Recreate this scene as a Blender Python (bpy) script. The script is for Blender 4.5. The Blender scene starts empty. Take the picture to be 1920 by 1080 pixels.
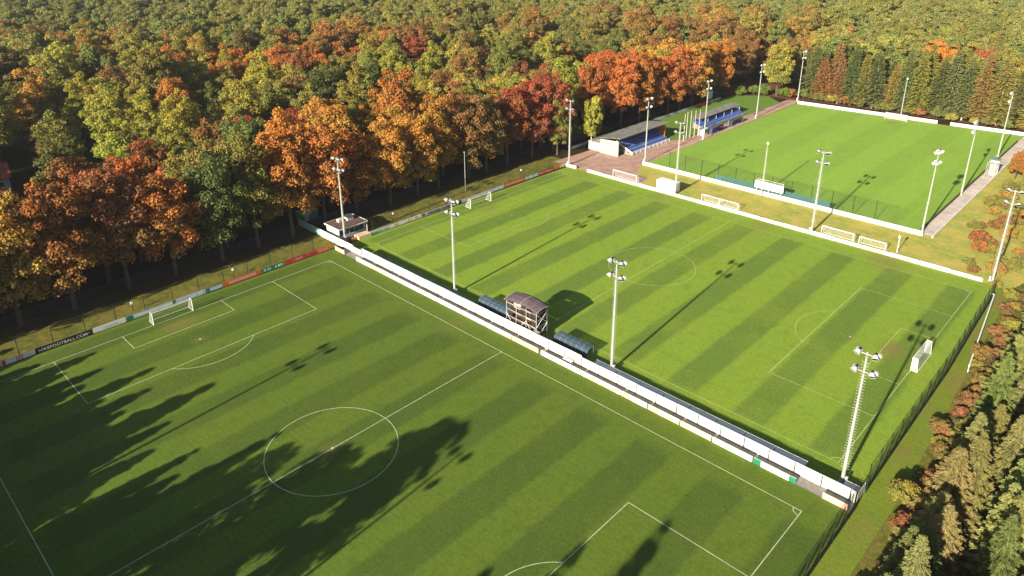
import bpy, bmesh, math, random
import numpy as np
from mathutils import Matrix, Vector

random.seed(7)
S = bpy.context.scene
C = S.collection

# ------------------------------------------------------------------ camera
def cam_axes(yaw, pitch, roll):
    cy, sy, cp, sp = math.cos(yaw), math.sin(yaw), math.cos(pitch), math.sin(pitch)
    fwd = Vector((sy * cp, cy * cp, -sp)); right = Vector((cy, -sy, 0)); up = right.cross(fwd)
    cr, sr = math.cos(roll), math.sin(roll)
    return cr * right + sr * up, -sr * right + cr * up, fwd
CAM = Vector((128.457, -76.079, 69.067))
r_, u_, f_ = cam_axes(-0.76628, 0.36946, -0.00521)
cd = bpy.data.cameras.new('camera'); cam = bpy.data.objects.new('camera', cd); C.objects.link(cam)
cam.matrix_world = Matrix(((r_.x, u_.x, -f_.x, CAM.x), (r_.y, u_.y, -f_.y, CAM.y), (r_.z, u_.z, -f_.z, CAM.z), (0, 0, 0, 1)))
cd.sensor_width = 36; cd.lens = 1369.467 / 1920 * 36; cd.shift_y = -(540 - 380.12) / 1920
cd.clip_start = 1; cd.clip_end = 5000
S.camera = cam

# ------------------------------------------------------------------ sky, sun, exposure
SUN_EL = math.radians(21.2)
TO_SUN = Vector((0.088, -0.996, 0)).normalized() * math.cos(SUN_EL) + Vector((0, 0, math.sin(SUN_EL)))
W = bpy.data.worlds.new('World'); S.world = W; W.use_nodes = True
nt = W.node_tree; nt.nodes.clear()
sky = nt.nodes.new('ShaderNodeTexSky'); sky.sky_type = 'NISHITA'; sky.sun_disc = False
sky.sun_elevation = SUN_EL; sky.sun_rotation = math.radians(175)
bg = nt.nodes.new('ShaderNodeBackground'); bg.inputs['Strength'].default_value = 0.05
wo = nt.nodes.new('ShaderNodeOutputWorld')
nt.links.new(sky.outputs[0], bg.inputs[0]); nt.links.new(bg.outputs[0], wo.inputs[0])
sd = bpy.data.lights.new('sun', 'SUN'); sd.energy = 5.0; sd.angle = math.radians(0.55); sd.color = (1.0, 0.90, 0.74)
so = bpy.data.objects.new('sun', sd); C.objects.link(so); so.rotation_euler = (-TO_SUN).to_track_quat('-Z', 'Y').to_euler()
so.location = (0, -200, 120)
S.view_settings.view_transform = 'Standard'; S.view_settings.look = 'None'
S.view_settings.exposure = 1.25; S.view_settings.gamma = 1.0
S.cycles.max_bounces = 5; S.cycles.transparent_max_bounces = 12
S.cycles.diffuse_bounces = 2; S.cycles.transmission_bounces = 2

# ------------------------------------------------------------------ materials
def newmat(name):
    m = bpy.data.materials.new(name); m.use_nodes = True
    return m, m.node_tree, m.node_tree.nodes['Principled BSDF']
def N(nt, t, **k):
    n = nt.nodes.new(t)
    for a, b in k.items():
        if a.startswith('i_'): n.inputs[a[2:].replace('_', ' ')].default_value = b
        else: setattr(n, a, b)
    return n
def rgb(*c): return (c[0], c[1], c[2], 1)
def mix(nt, fac, a, b, mode='MIX'):
    m = N(nt, 'ShaderNodeMix', data_type='RGBA', blend_type=mode)
    for idx, v in ((0, fac), (6, a), (7, b)):
        if hasattr(v, 'is_output') or isinstance(v, bpy.types.NodeSocket): nt.links.new(v, m.inputs[idx])
        else: m.inputs[idx].default_value = v
    return m.outputs[2]
def noise(nt, scale, detail=3, vec=None, rough=0.6):
    n = N(nt, 'ShaderNodeTexNoise'); n.inputs['Scale'].default_value = scale; n.inputs['Detail'].default_value = detail
    n.inputs['Roughness'].default_value = rough
    if vec is not None: nt.links.new(vec, n.inputs['Vector'])
    return n.outputs[0]
def ramp(nt, src, a, b):
    r = N(nt, 'ShaderNodeMapRange'); r.inputs[1].default_value = a; r.inputs[2].default_value = b
    nt.links.new(src, r.inputs[0]); return r.outputs[0]
def pos(nt): return N(nt, 'ShaderNodeNewGeometry').outputs['Position']

def paint(name, col, rough=0.6, dirt=0.15, metal=0.0, scale=1.2):
    m, nt, b = newmat(name)
    f = ramp(nt, noise(nt, scale, 5, pos(nt)), 0.35, 0.75)
    d = tuple(c * (1 - dirt * 2.2) * t for c, t in zip(col, (1, 0.97, 0.9)))
    nt.links.new(mix(nt, f, rgb(*col), rgb(*d)), b.inputs['Base Color'])
    b.inputs['Roughness'].default_value = rough; b.inputs['Metallic'].default_value = metal
    b.inputs['Specular IOR Level'].default_value = 0.25
    return m

def grass(name, light, dark, period=None, start=0, duty=0.47, ylo=-1e4, yhi=1e4, contrast=1.0, blotch=0.5, worn=()):
    """mown turf: broad mowing bands across x, fine blade grain, worn blotches"""
    m, nt, b = newmat(name)
    P = pos(nt); sep = N(nt, 'ShaderNodeSeparateXYZ'); nt.links.new(P, sep.inputs[0])
    def M(op, a, c, clamp=False):
        n = N(nt, 'ShaderNodeMath', operation=op, use_clamp=clamp)
        for i, v in enumerate((a, c)):
            if isinstance(v, bpy.types.NodeSocket): nt.links.new(v, n.inputs[i])
            elif v is not None: n.inputs[i].default_value = v
        return n.outputs[0]
    wob = M('MULTIPLY', M('SUBTRACT', noise(nt, 0.25, 2, P), 0.5), 0.9)
    col = None
    n_big = noise(nt, 0.06, 4, P); n_mid = noise(nt, 0.45, 4, P); n_fine = noise(nt, 7.0, 3, P, 0.75)
    if period:
        ph = M('FRACT', M('DIVIDE', M('SUBTRACT', M('ADD', sep.outputs[0], wob), start), period), None)
        e = 0.07
        a = ramp(nt, ph, 0.0, e); c = ramp(nt, ph, duty, duty + e)
        band = M('SUBTRACT', a, c, True)
        ya = ramp(nt, sep.outputs[1], ylo - 1.2, ylo + 1.2); yb = ramp(nt, sep.outputs[1], yhi + 1.2, yhi - 1.2)
        band = M('MULTIPLY', M('MULTIPLY', band, ya), yb)
        fade = ramp(nt, n_mid, 0.0, 0.42)
        band = M('MULTIPLY', M('MULTIPLY', band, fade), contrast)
        col = mix(nt, band, rgb(*light), rgb(*dark))
    else:
        col = mix(nt, 0.0, rgb(*light), rgb(*dark))
    yel = tuple(light[i] * t for i, t in enumerate((1.25, 1.02, 0.9)))
    col = mix(nt, M('MULTIPLY', ramp(nt, n_big, 0.45, 0.75), blotch), col, rgb(*yel))
    dk = tuple(dark[i] * 0.86 for i in range(3))
    col = mix(nt, M('MULTIPLY', ramp(nt, n_mid, 0.5, 0.8), 0.45), col, rgb(*dk))
    for wx, wy, wr, ws in worn:
        dx = M('DIVIDE', M('SUBTRACT', sep.outputs[0], wx), wr); dy = M('DIVIDE', M('SUBTRACT', sep.outputs[1], wy), wr * 1.7)
        dd = M('ADD', M('SQRT', M('ADD', M('MULTIPLY', dx, dx), M('MULTIPLY', dy, dy)), None), M('SUBTRACT', noise(nt, 1.1, 4, P), .5))
        col = mix(nt, M('MULTIPLY', ramp(nt, dd, 1.05, .25), ws), col, rgb(.20, .155, .05))
    # mower passes: faint cross lines
    wv = N(nt, 'ShaderNodeTexWave', wave_type='BANDS', bands_direction='Y'); wv.inputs['Scale'].default_value = 0.35
    wv.inputs['Distortion'].default_value = 3; nt.links.new(P, wv.inputs[0])
    col = mix(nt, M('MULTIPLY', wv.outputs[1], 0.13), col, rgb(*dk))
    n_gr = noise(nt, 2.6, 4, P, 0.8)
    g = M('ADD', M('ADD', M('MULTIPLY', n_fine, 0.8), M('MULTIPLY', n_gr, 1.15)), 0.03)
    gg = N(nt, 'ShaderNodeCombineColor')
    for i in range(3): nt.links.new(g, gg.inputs[i])
    col = mix(nt, 1.0, col, gg.outputs[0], 'MULTIPLY')
    nt.links.new(col, b.inputs['Base Color']); b.inputs['Roughness'].default_value = 0.9
    b.inputs['Specular IOR Level'].default_value = 0.1
    bump = N(nt, 'ShaderNodeBump'); bump.inputs['Strength'].default_value = 0.5; bump.inputs['Distance'].default_value = 0.05
    nt.links.new(n_fine, bump.inputs['Height']); nt.links.new(bump.outputs[0], b.inputs['Normal'])
    return m

def rough_ground(name, c1, c2, c3, s1=0.12, s2=0.9, bumpd=0.15):
    m, nt, b = newmat(name); P = pos(nt)
    a = noise(nt, s1, 5, P); c = noise(nt, s2, 5, P); d = noise(nt, 6, 3, P)
    col = mix(nt, ramp(nt, a, 0.38, 0.62), rgb(*c1), rgb(*c2))
    col = mix(nt, ramp(nt, c, 0.48, 0.72), col, rgb(*c3))
    sc = N(nt, 'ShaderNodeMapRange'); sc.inputs[1].default_value = .25; sc.inputs[2].default_value = .75; sc.inputs[3].default_value = .6; sc.inputs[4].default_value = 1.35
    nt.links.new(d, sc.inputs[0]); gg = N(nt, 'ShaderNodeCombineColor')
    for i in range(3): nt.links.new(sc.outputs[0], gg.inputs[i])
    nt.links.new(mix(nt, 1.0, col, gg.outputs[0], 'MULTIPLY'), b.inputs['Base Color'])
    b.inputs['Roughness'].default_value = 0.95; b.inputs['Specular IOR Level'].default_value = 0.05
    bp = N(nt, 'ShaderNodeBump'); bp.inputs['Strength'].default_value = .6; bp.inputs['Distance'].default_value = bumpd
    nt.links.new(c, bp.inputs['Height']); nt.links.new(bp.outputs[0], b.inputs['Normal'])
    return m

def brickpave(name, c1, c2, joint, scale=4.0):
    m, nt, b = newmat(name); P = pos(nt)
    k = N(nt, 'ShaderNodeTexBrick'); k.inputs['Scale'].default_value = scale
    k.inputs[1].default_value = rgb(*c1); k.inputs[2].default_value = rgb(*c2); k.inputs[3].default_value = rgb(*joint)
    nt.links.new(P, k.inputs[0])
    n = ramp(nt, noise(nt, 0.35, 5, P), 0.35, 0.7)
    nt.links.new(mix(nt, n, k.outputs[0], rgb(*[x * 0.6 for x in c2])), b.inputs['Base Color'])
    b.inputs['Roughness'].default_value = 0.85
    return m

def seethrough(name, col, alpha, cell=0.0):
    """netting or wire mesh far too fine to resolve: partly covers what is behind"""
    m, nt, b = newmat(name); b.inputs['Base Color'].default_value = rgb(*col); b.inputs['Roughness'].default_value = .8
    tr = N(nt, 'ShaderNodeBsdfTransparent'); ms = N(nt, 'ShaderNodeMixShader')
    n = N(nt, 'ShaderNodeMapRange'); n.inputs[1].default_value = .3; n.inputs[2].default_value = .7
    n.inputs[3].default_value = alpha * .7; n.inputs[4].default_value = min(1, alpha * 1.3)
    nt.links.new(noise(nt, 1.5, 3, pos(nt)), n.inputs[0]); nt.links.new(n.outputs[0], ms.inputs[0])
    nt.links.new(tr.outputs[0], ms.inputs[1]); nt.links.new(b.outputs[0], ms.inputs[2])
    nt.links.new(ms.outputs[0], nt.nodes['Material Output'].inputs[0])
    return m

def leafmat(name, instanced=False, trans=0.3, warmth=True):
    m, nt, b = newmat(name)
    if instanced:
        t = N(nt, 'ShaderNodeAttribute', attribute_type='INSTANCER', attribute_name='tint').outputs['Color']
    else:
        t = N(nt, 'ShaderNodeObjectInfo').outputs['Color']
    lv = N(nt, 'ShaderNodeAttribute', attribute_type='GEOMETRY', attribute_name='leafvar')
    sp = N(nt, 'ShaderNodeSeparateColor'); nt.links.new(lv.outputs['Color'], sp.inputs[0])
    warm = mix(nt, 1.0, t, rgb(1.25, 1.05, 0.9), 'MULTIPLY') if warmth else mix(nt, 1.0, t, rgb(1.2, 1.05, .95), 'MULTIPLY')
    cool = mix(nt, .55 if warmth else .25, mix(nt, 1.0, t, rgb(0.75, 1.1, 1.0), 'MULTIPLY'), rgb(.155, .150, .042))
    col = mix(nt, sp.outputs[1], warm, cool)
    v = N(nt, 'ShaderNodeMapRange'); v.inputs[3].default_value = 0.45; v.inputs[4].default_value = 1.55
    nt.links.new(sp.outputs[0], v.inputs[0]); gg = N(nt, 'ShaderNodeCombineColor')
    for i in range(3): nt.links.new(v.outputs[0], gg.inputs[i])
    col = mix(nt, 1.0, col, gg.outputs[0], 'MULTIPLY')
    df = N(nt, 'ShaderNodeBsdfDiffuse'); tl = N(nt, 'ShaderNodeBsdfTranslucent'); ms = N(nt, 'ShaderNodeMixShader')
    ms.inputs[0].default_value = trans
    nt.links.new(col, df.inputs[0]); nt.links.new(col, tl.inputs[0])
    nt.links.new(df.outputs[0], ms.inputs[1]); nt.links.new(tl.outputs[0], ms.inputs[2])
    nt.links.new(ms.outputs[0], nt.nodes['Material Output'].inputs[0]); nt.nodes.remove(b)
    return m

M = {}
M['white'] = paint('white_paint', (.78, .78, .74), .5, .06)
M['white_panel'] = paint('white_sheet', (.66, .66, .60), .55, .12, scale=.5)
M['board_back'] = paint('board_back', (.88, .88, .86), .6, .06, scale=1.5)
M['offwhite'] = paint('off_white', (.62, .60, .54), .6, .12)
M['galv'] = paint('galvanised', (.52, .54, .52), .45, .08, .25)
M['mast'] = paint('mast_grey_white', (.40, .43, .39), .5, .12, .15)
M['lampgrey'] = paint('lamp_housing', (.48, .48, .46), .45, .12)
M['grey'] = paint('grey_board', (.50, .53, .58), .6, .08)
M['dgrey'] = paint('dark_grey', (.07, .07, .08), .7, .1)
M['black'] = paint('black', (.012, .012, .014), .6, .1)
M['lens'] = paint('lamp_glass', (.02, .02, .025), .15, .0)
M['darkgreen'] = paint('dark_green_post', (.015, .03, .022), .6, .1)
M['concrete'] = paint('concrete', (.42, .41, .38), .85, .18)
M['concrete_d'] = paint('old_concrete', (.27, .25, .22), .9, .2)
M['wood'] = paint('plank_wood', (.30, .20, .12), .8, .2, scale=4)
M['plum'] = paint('plum_sheet', (.145, .105, .12), .6, .2, scale=1.5)
M['plank_d'] = paint('weathered_plank', (.13, .095, .075), .85, .2, scale=4)
M['plum_d'] = paint('dark_plum', (.032, .020, .024), .8, .15)
M['brownroof'] = paint('brown_roof', (.14, .085, .07), .85, .2)
M['greyroof'] = paint('fibre_roof', (.22, .215, .19), .85, .2, scale=.6)
M['bluegrey'] = paint('blue_grey_shell', (.16, .24, .33), .35, .1)
M['blueseat'] = paint('blue_seat', (.03, .14, .60), .5, .1)
M['teal'] = paint('teal_cloth', (.05, .22, .19), .8, .15)
M['tealnet'] = seethrough('teal_screen_cloth', (.045, .13, .125), .6)
M['green'] = paint('board_green', (.02, .20, .10), .5, .1)
M['teal_l'] = paint('pale_teal', (.30, .50, .44), .6, .15)
M['red'] = paint('board_red', (.55, .035, .04), .5, .1)
M['orange'] = paint('board_orange', (.72, .13, .04), .5, .1)
M['cream'] = paint('board_cream', (.72, .52, .34), .55, .1)
M['pink'] = paint('board_pink', (.75, .38, .32), .55, .1)
M['lblue'] = paint('pale_blue', (.50, .62, .70), .5, .1)
M['brick'] = paint('brick_wall', (.38, .14, .08), .85, .2)
M['tile'] = paint('roof_tile', (.36, .09, .06), .8, .15)
M['glass'] = paint('window_glass', (.03, .045, .06), .1, .0)
M['trunk'] = paint('bark', (.10, .082, .065), .95, .2, scale=2)
M['birchbark'] = paint('birch_bark', (.50, .46, .38), .9, .2, scale=2)
M['net'] = seethrough('goal_net', (.8, .8, .78), .14)
M['netd'] = seethrough('folded_net', (.8, .8, .78), .38)
M['mesh'] = seethrough('wire_mesh', (.010, .014, .012), .32)
M['darkcloth'] = paint('dark_screen_cloth', (.016, .020, .018), .9, .2)
M['meshl'] = seethrough('thin_mesh', (.012, .02, .016), .10)
M['polycarb'] = seethrough('dugout_shell', (.05, .085, .12), .62)
M['line'] = seethrough('chalk_line', (.72, .78, .52), .58)
M['line_m'] = seethrough('thin_chalk_line', (.62, .74, .30), .55)
M['leaf'] = leafmat('leaf', False, .2); M['leaf_i'] = leafmat('leaf_instanced', True, .2)
M['needle'] = leafmat('needle', False, .18, False); M['needle_i'] = leafmat('needle_instanced', True, .18, False)

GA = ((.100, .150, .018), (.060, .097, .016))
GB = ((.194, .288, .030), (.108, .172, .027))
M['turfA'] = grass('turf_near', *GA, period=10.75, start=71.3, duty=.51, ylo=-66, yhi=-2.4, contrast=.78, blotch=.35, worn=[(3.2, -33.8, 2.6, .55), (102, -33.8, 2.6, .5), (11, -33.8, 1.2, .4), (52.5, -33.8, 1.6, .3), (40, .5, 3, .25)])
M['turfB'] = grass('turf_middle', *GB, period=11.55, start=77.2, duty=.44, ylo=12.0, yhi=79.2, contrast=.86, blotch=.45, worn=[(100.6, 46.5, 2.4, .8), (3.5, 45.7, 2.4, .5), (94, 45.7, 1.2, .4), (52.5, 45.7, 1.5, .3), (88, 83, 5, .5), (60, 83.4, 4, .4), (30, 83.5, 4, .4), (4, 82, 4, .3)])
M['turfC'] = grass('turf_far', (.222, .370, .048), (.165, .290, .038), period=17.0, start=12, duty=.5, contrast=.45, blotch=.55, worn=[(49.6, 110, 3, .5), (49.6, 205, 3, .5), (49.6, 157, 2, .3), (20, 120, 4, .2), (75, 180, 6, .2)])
M['verge'] = grass('verge_grass', (.150, .205, .024), (.10, .15, .02), blotch=1.0, worn=[(110.5, 20, 2, .5), (112, 44, 3, .6), (111.5, 2, 2.2, .4), (110.6, 62, 2.5, .7), (112.5, -10, 3, .4), (109.9, 33, 1.6, .4), (110, 78, 3, .8)])
M['lawn'] = grass('lawn', (.12, .20, .03), (.08, .15, .025), blotch=.5)
M['dry'] = rough_ground('dry_meadow', (.43, .36, .085), (.25, .31, .055), (.50, .37, .12), .16, .6)
M['wild'] = rough_ground('wild_verge', (.165, .145, .030), (.085, .105, .022), (.23, .175, .036), .3, .9)
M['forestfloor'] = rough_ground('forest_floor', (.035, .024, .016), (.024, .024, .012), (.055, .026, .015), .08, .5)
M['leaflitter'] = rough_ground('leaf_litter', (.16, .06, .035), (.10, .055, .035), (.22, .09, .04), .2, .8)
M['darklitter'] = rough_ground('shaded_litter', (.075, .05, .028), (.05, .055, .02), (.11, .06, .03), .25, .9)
M['asphalt'] = rough_ground('road_asphalt', (.055, .05, .06), (.07, .06, .065), (.09, .06, .05), .1, .4, .02)
M['brickpave'] = brickpave('brick_paving', (.53, .31, .225), (.45, .275, .21), (.34, .235, .185))
M['pinkpave'] = brickpave('pale_paving', (.70, .58, .49), (.62, .52, .45), (.5, .42, .36))

# ------------------------------------------------------------------ mesh helpers
class MB:
    """collects boxes, tubes and faces for one mesh"""
    def __init__(s): s.v = []; s.f = []
    def face(s, *p): n = len(s.v); s.v += [tuple(q) for q in p]; s.f.append(tuple(range(n, n + len(p)))); return s
    def box(s, x0, x1, y0, y1, z0, z1):
        n = len(s.v)
        s.v += [(x0, y0, z0), (x1, y0, z0), (x1, y1, z0), (x0, y1, z0), (x0, y0, z1), (x1, y0, z1), (x1, y1, z1), (x0, y1, z1)]
        s.f += [tuple(n + i for i in q) for q in ((0, 3, 2, 1), (4, 5, 6, 7), (0, 1, 5, 4), (1, 2, 6, 5), (2, 3, 7, 6), (3, 0, 4, 7))]
        return s
    def tube(s, p, q, r0, r1=None, n=8, cap=True):
        r1 = r0 if r1 is None else r1; p, q = Vector(p), Vector(q); d = (q - p).normalized()
        a = d.orthogonal().normalized(); b = d.cross(a); k = len(s.v)
        for c, r in ((p, r0), (q, r1)):
            for i in range(n):
                t = 2 * math.pi * i / n; s.v.append(tuple(c + r * (math.cos(t) * a + math.sin(t) * b)))
        for i in range(n):
            j = (i + 1) % n; s.f.append((k + i, k + j, k + n + j, k + n + i))
        if cap: s.f += [tuple(k + i for i in reversed(range(n))), tuple(k + n + i for i in range(n))]
        return s
    def slab(s, pts, th):
        """planar polygon given thickness th along its normal"""
        P = [Vector(p) for p in pts]; nrm = (P[1] - P[0]).cross(P[2] - P[0]).normalized() * th; k = len(s.v); n = len(P)
        s.v += [tuple(p) for p in P] + [tuple(p + nrm) for p in P]
        s.f += [tuple(k + i for i in reversed(range(n))), tuple(k + n + i for i in range(n))]
        for i in range(n): j = (i + 1) % n; s.f.append((k + i, k + j, k + n + j, k + n + i))
        return s
    def mesh(s, name, mat=None):
        me = bpy.data.meshes.new(name); me.from_pydata(s.v, [], s.f); me.update()
        if mat is not None: me.materials.append(M[mat] if isinstance(mat, str) else mat)
        return me
    def build(s, name, mat, parent=None): return link(name, s.mesh(name, mat), parent)
def link(name, data, parent=None, loc=None):
    o = bpy.data.objects.new(name, data); C.objects.link(o)
    if parent is not None: o.parent = parent
    if loc is not None: o.location = loc
    return o
def tag(o, label, cat, group=None):
    o['label'] = label; o['category'] = cat
    if group: o['group'] = group
    return o
def thing(name, label, cat, loc=(0, 0, 0), rz=0, group=None):
    o = link(name, None); o.location = loc; o.rotation_euler = (0, 0, rz); o.empty_display_size = .5
    return tag(o, label, cat, group)
def struct(name, mb, mat):
    o = mb.build(name, mat); o['kind'] = 'structure'; return o
ORD = ['first', 'second', 'third', 'fourth', 'fifth', 'sixth', 'seventh', 'eighth', 'ninth', 'tenth', 'eleventh', 'twelfth', 'thirteenth', 'fourteenth', 'fifteenth', 'sixteenth', 'seventeenth', 'eighteenth', 'nineteenth', 'twentieth']
def ordw(i):
    if i < 20: return ORD[i]
    tens = {2: 'twenty', 3: 'thirty', 4: 'forty', 5: 'fifty', 6: 'sixty'}[(i + 1) // 10]
    r = (i + 1) % 10
    return {'twenty': 'twentieth', 'thirty': 'thirtieth', 'forty': 'fortieth', 'fifty': 'fiftieth', 'sixty': 'sixtieth'}[tens] if r == 0 else tens + '-' + ORD[r - 1]
def copy_tree(o, parent=None):
    c = o.copy(); C.objects.link(c); c.parent = parent
    for ch in list(o.children): copy_tree(ch, c)
    return c

# ------------------------------------------------------------------ ground and surfaces
def sheet(name, pts, z, mat):
    mb = MB(); mb.face(*[(x, y, z) for x, y in pts]); return struct(name, mb, mat)
def rect(x0, x1, y0, y1): return [(x0, y0), (x1, y0), (x1, y1), (x0, y1)]
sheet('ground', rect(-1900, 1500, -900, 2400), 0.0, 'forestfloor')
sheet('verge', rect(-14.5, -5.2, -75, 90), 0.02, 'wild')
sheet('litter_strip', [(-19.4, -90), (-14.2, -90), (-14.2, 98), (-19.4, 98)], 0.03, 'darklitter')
sheet('road', rect(-24.2, -19.6, -150, 215), 0.05, 'asphalt')
sheet('grass_strip', [(104, -76), (114.5, -76), (113.5, 40), (111.5, 87), (108, 87), (104, 20)], 0.02, 'verge')
sheet('scrub', [(112.6, -76), (150, -76), (150, 110), (116, 110), (110.6, 86), (111.8, 50), (113.2, 12)], 0.035, 'wild')
sheet('meadow', [(-3, 85.2), (112, 85.2), (118, 110), (112, 215), (85, 215), (85, 106), (-3, 106)], 0.03, 'dry')
sheet('path', [(-10, 86.2), (20.5, 86.2), (20.5, 92), (13.6, 96), (11.6, 101.9), (11.6, 214), (6.5, 214), (6.0, 146), (-6, 140), (-9, 106)], 0.05, 'brickpave')
sheet('lawn', [(-14, 126), (6, 132), (6.4, 146), (6.6, 206), (-2, 214), (-14, 206)], 0.07, 'lawn')
sheet('leaf_litter', [(-24, 196), (-14.2, 206), (-2, 214.2), (11.4, 214.2), (11.4, 217), (90, 223), (90, 231), (-24, 240)], 0.04, 'leaflitter')
sheet('paved_walk', rect(88.3, 91.1, 103.2, 214), 0.06, 'pinkpave')
sheet('walkway', rect(-3, 109.4, 4.05, 7.3), 0.05, 'concrete_d')

def arc(mb, cx, cy, r, a0, a1, w, z, n=48):
    for i in range(n):
        t0 = a0 + (a1 - a0) * i / n; t1 = a0 + (a1 - a0) * (i + 1) / n
        mb.face(*[(cx + q * math.cos(t), cy + q * math.sin(t), z) for q, t in ((r - w, t0), (r + w, t0), (r + w, t1), (r - w, t1))])
def line(mb, x0, y0, x1, y1, w, z):
    d = Vector((x1 - x0, y1 - y0)).normalized() * w; n = Vector((-d.y, d.x))
    mb.face(*[(a, b, z) for a, b in ((x0 - d.x + n.x, y0 - d.y + n.y), (x0 - d.x - n.x, y0 - d.y - n.y), (x1 + d.x - n.x, y1 + d.y - n.y), (x1 + d.x + n.x, y1 + d.y + n.y))])
def pitch(name, turf, x0, y0, L, Wd, swap, border, mat, w=.07, z=.08):
    """L runs along x (or along y when swap)"""
    g = sheet(name, border, z, turf)
    def T(a, b): return (x0 + b, y0 + a) if swap else (x0 + a, y0 + b)
    mb = MB(); k = [0]
    def ln(a, b, c, d):
        k[0] += 1; p, q = T(a, b), T(c, d); line(mb, *p, *q, w, z + .006 + .0015 * k[0])
    ln(0, 0, L, 0); ln(0, Wd, L, Wd); ln(0, 0, 0, Wd); ln(L, 0, L, Wd); ln(L / 2, 0, L / 2, Wd)
    m = Wd / 2
    for s, e in ((0, 1), (L, -1)):
        for half, dep in ((20.16, 16.5), (9.16, 5.5)):
            ln(s, m - half, s + e * dep, m - half); ln(s, m + half, s + e * dep, m + half); ln(s + e * dep, m - half, s + e * dep, m + half)
        th = math.acos(5.5 / 9.15)
        cx, cy = T(s + e * 11, m); base = (math.pi / 2 if e > 0 else -math.pi / 2) if swap else (0 if e > 0 else math.pi)
        arc(mb, cx, cy, 9.15, base - th, base + th, w, z + .05)
        arc(mb, cx, cy, .0 + .12, 0, 2 * math.pi, .1, z + .052, 10)
        for yy, e2 in ((0, 1), (Wd, -1)):
            cx, cy = T(s, yy); dx, dy = (e2, e) if swap else (e, e2)
            a = math.atan2(dy, dx); arc(mb, cx, cy, 1, a - math.pi / 4, a + math.pi / 4, w, z + .054, 8)
    cx, cy = T(L / 2, m); arc(mb, cx, cy, 9.15, 0, 2 * math.pi, w, z + .056, 96); arc(mb, cx, cy, .12, 0, 6.2832, .1, z + .058, 10)
    mb.build('marking', mat, g)
    return g
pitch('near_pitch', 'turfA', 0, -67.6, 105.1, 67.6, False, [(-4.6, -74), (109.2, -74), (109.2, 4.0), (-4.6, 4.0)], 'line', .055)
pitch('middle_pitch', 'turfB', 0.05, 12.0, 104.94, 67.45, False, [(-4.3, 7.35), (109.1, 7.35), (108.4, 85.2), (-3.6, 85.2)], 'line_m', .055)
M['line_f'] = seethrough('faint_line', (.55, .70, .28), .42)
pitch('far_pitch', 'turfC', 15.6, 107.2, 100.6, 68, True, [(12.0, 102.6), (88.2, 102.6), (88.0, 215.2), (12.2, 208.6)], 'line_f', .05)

# ------------------------------------------------------------------ advertising boards
def board(name, label, cat, loc, rz, L, h, mat, prints=(), group=None, th=.06, posts=True, text=None, lean=0):
    """prints: (x0, x1, z0, z1, material) as fractions of length and height, on the front face"""
    t = thing(name, label, cat, loc, rz, group)
    MB().box(0.02, L - .02, -th / 2, th / 2, .06, h).build('panel', mat, t)
    for q, (a, b, c, d, m) in enumerate(prints):
        MB().box(.02 + a * (L - .04), .02 + b * (L - .04), -th / 2 - .010 - .0015 * q, -th / 2 - .002, .08 + c * (h - .1), .08 + d * (h - .1)).build('print', m, t)
    if posts:
        for px in (L * .12, L * .88):
            MB().box(px - .05, px + .05, th / 2 + .002, th / 2 + .08, 0, h - .04).tube((px, th / 2 + .08, h * .8), (px, th / 2 + .55, .02), .03, n=5).build('post', 'dgrey', t)
    if text:
        for s, x, size, m in text:
            cu = bpy.data.curves.new('lettering', 'FONT'); cu.body = s; cu.size = size; cu.extrude = .004; cu.materials.append(M[m])
            tmp = bpy.data.objects.new('tmp', cu); C.objects.link(tmp); dg = bpy.context.evaluated_depsgraph_get()
            cu.space_character = 1.05; dg.update(); me = bpy.data.meshes.new_from_object(tmp.evaluated_get(dg)); me.materials.clear(); me.materials.append(M[m]); bpy.data.objects.remove(tmp)
            o = link('lettering', me, t); o.location = (x, -th / 2 - .016, h * .2); o.rotation_euler = (math.pi / 2, 0, 0)
    return t
def glyphs(a, b, z0, z1, m, n, seed):
    """unreadable white lettering: short uneven strokes"""
    r = random.Random(seed); out = []; w = (b - a) / n
    for i in range(n):
        if r.random() < .1: continue
        k = a + i * w; out.append((k, k + w * r.uniform(.45, .8), z0 + r.uniform(0, .12), z1 - r.uniform(0, .18), m))
    return out
R90 = math.pi / 2
gA = 'advertising boards behind the goal of the near pitch'
XA = -5.0
board('advertising_board', 'white and red chequered advertising board at the far left end of the near row', 'board', (XA, -66.3, 0), R90, 11.0, 1.0, 'white', [(.42, .56, .05, .95, 'pink'), (.56, .60, 0, 1, 'red'), (.74, .84, 0, 1, 'pink'), (.1, .2, 0, 1, 'pink'), (.02, .06, .1, .9, 'red')], gA)
b = board('advertising_board', 'black advertising board with white lettering and a white tick', 'board', (XA, -55.2, 0), R90, 9.0, 1.02, 'black', (), gA, text=[('NIKEFOOTBALL.COM', .35, .78, 'white')])
mb = MB(); sw = [(7.55, .42), (7.75, .30), (8.05, .34), (8.8, .80), (8.1, .47), (7.85, .42), (7.72, .50), (7.75, .66)]
mb.face(*[(x, -.045, z) for x, z in sw]); mb.build('tick_mark', 'white', b)
board('advertising_board', 'plain white advertising board with faint grey print beside the black one', 'board', (XA, -46.1, 0), R90, 5.6, 1.05, 'white', glyphs(.3, .75, .25, .7, 'lblue', 9, 3), gA)
board('advertising_board', 'white and teal advertising board with a green end, left of the near goal', 'board', (XA, -40.4, 0), R90, 9.0, 1.05, 'teal_l', [(0, .12, 0, 1, 'green'), (.16, .95, .25, .8, 'white'), (.95, 1, 0, 1, 'green')], gA)
board('advertising_board', 'white advertising board with blue-grey lettering right of the near goal', 'board', (XA, -31.2, 0), R90, 5.8, 1.05, 'lblue', glyphs(.5, .95, .2, .85, 'white', 8, 5), gA)
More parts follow.
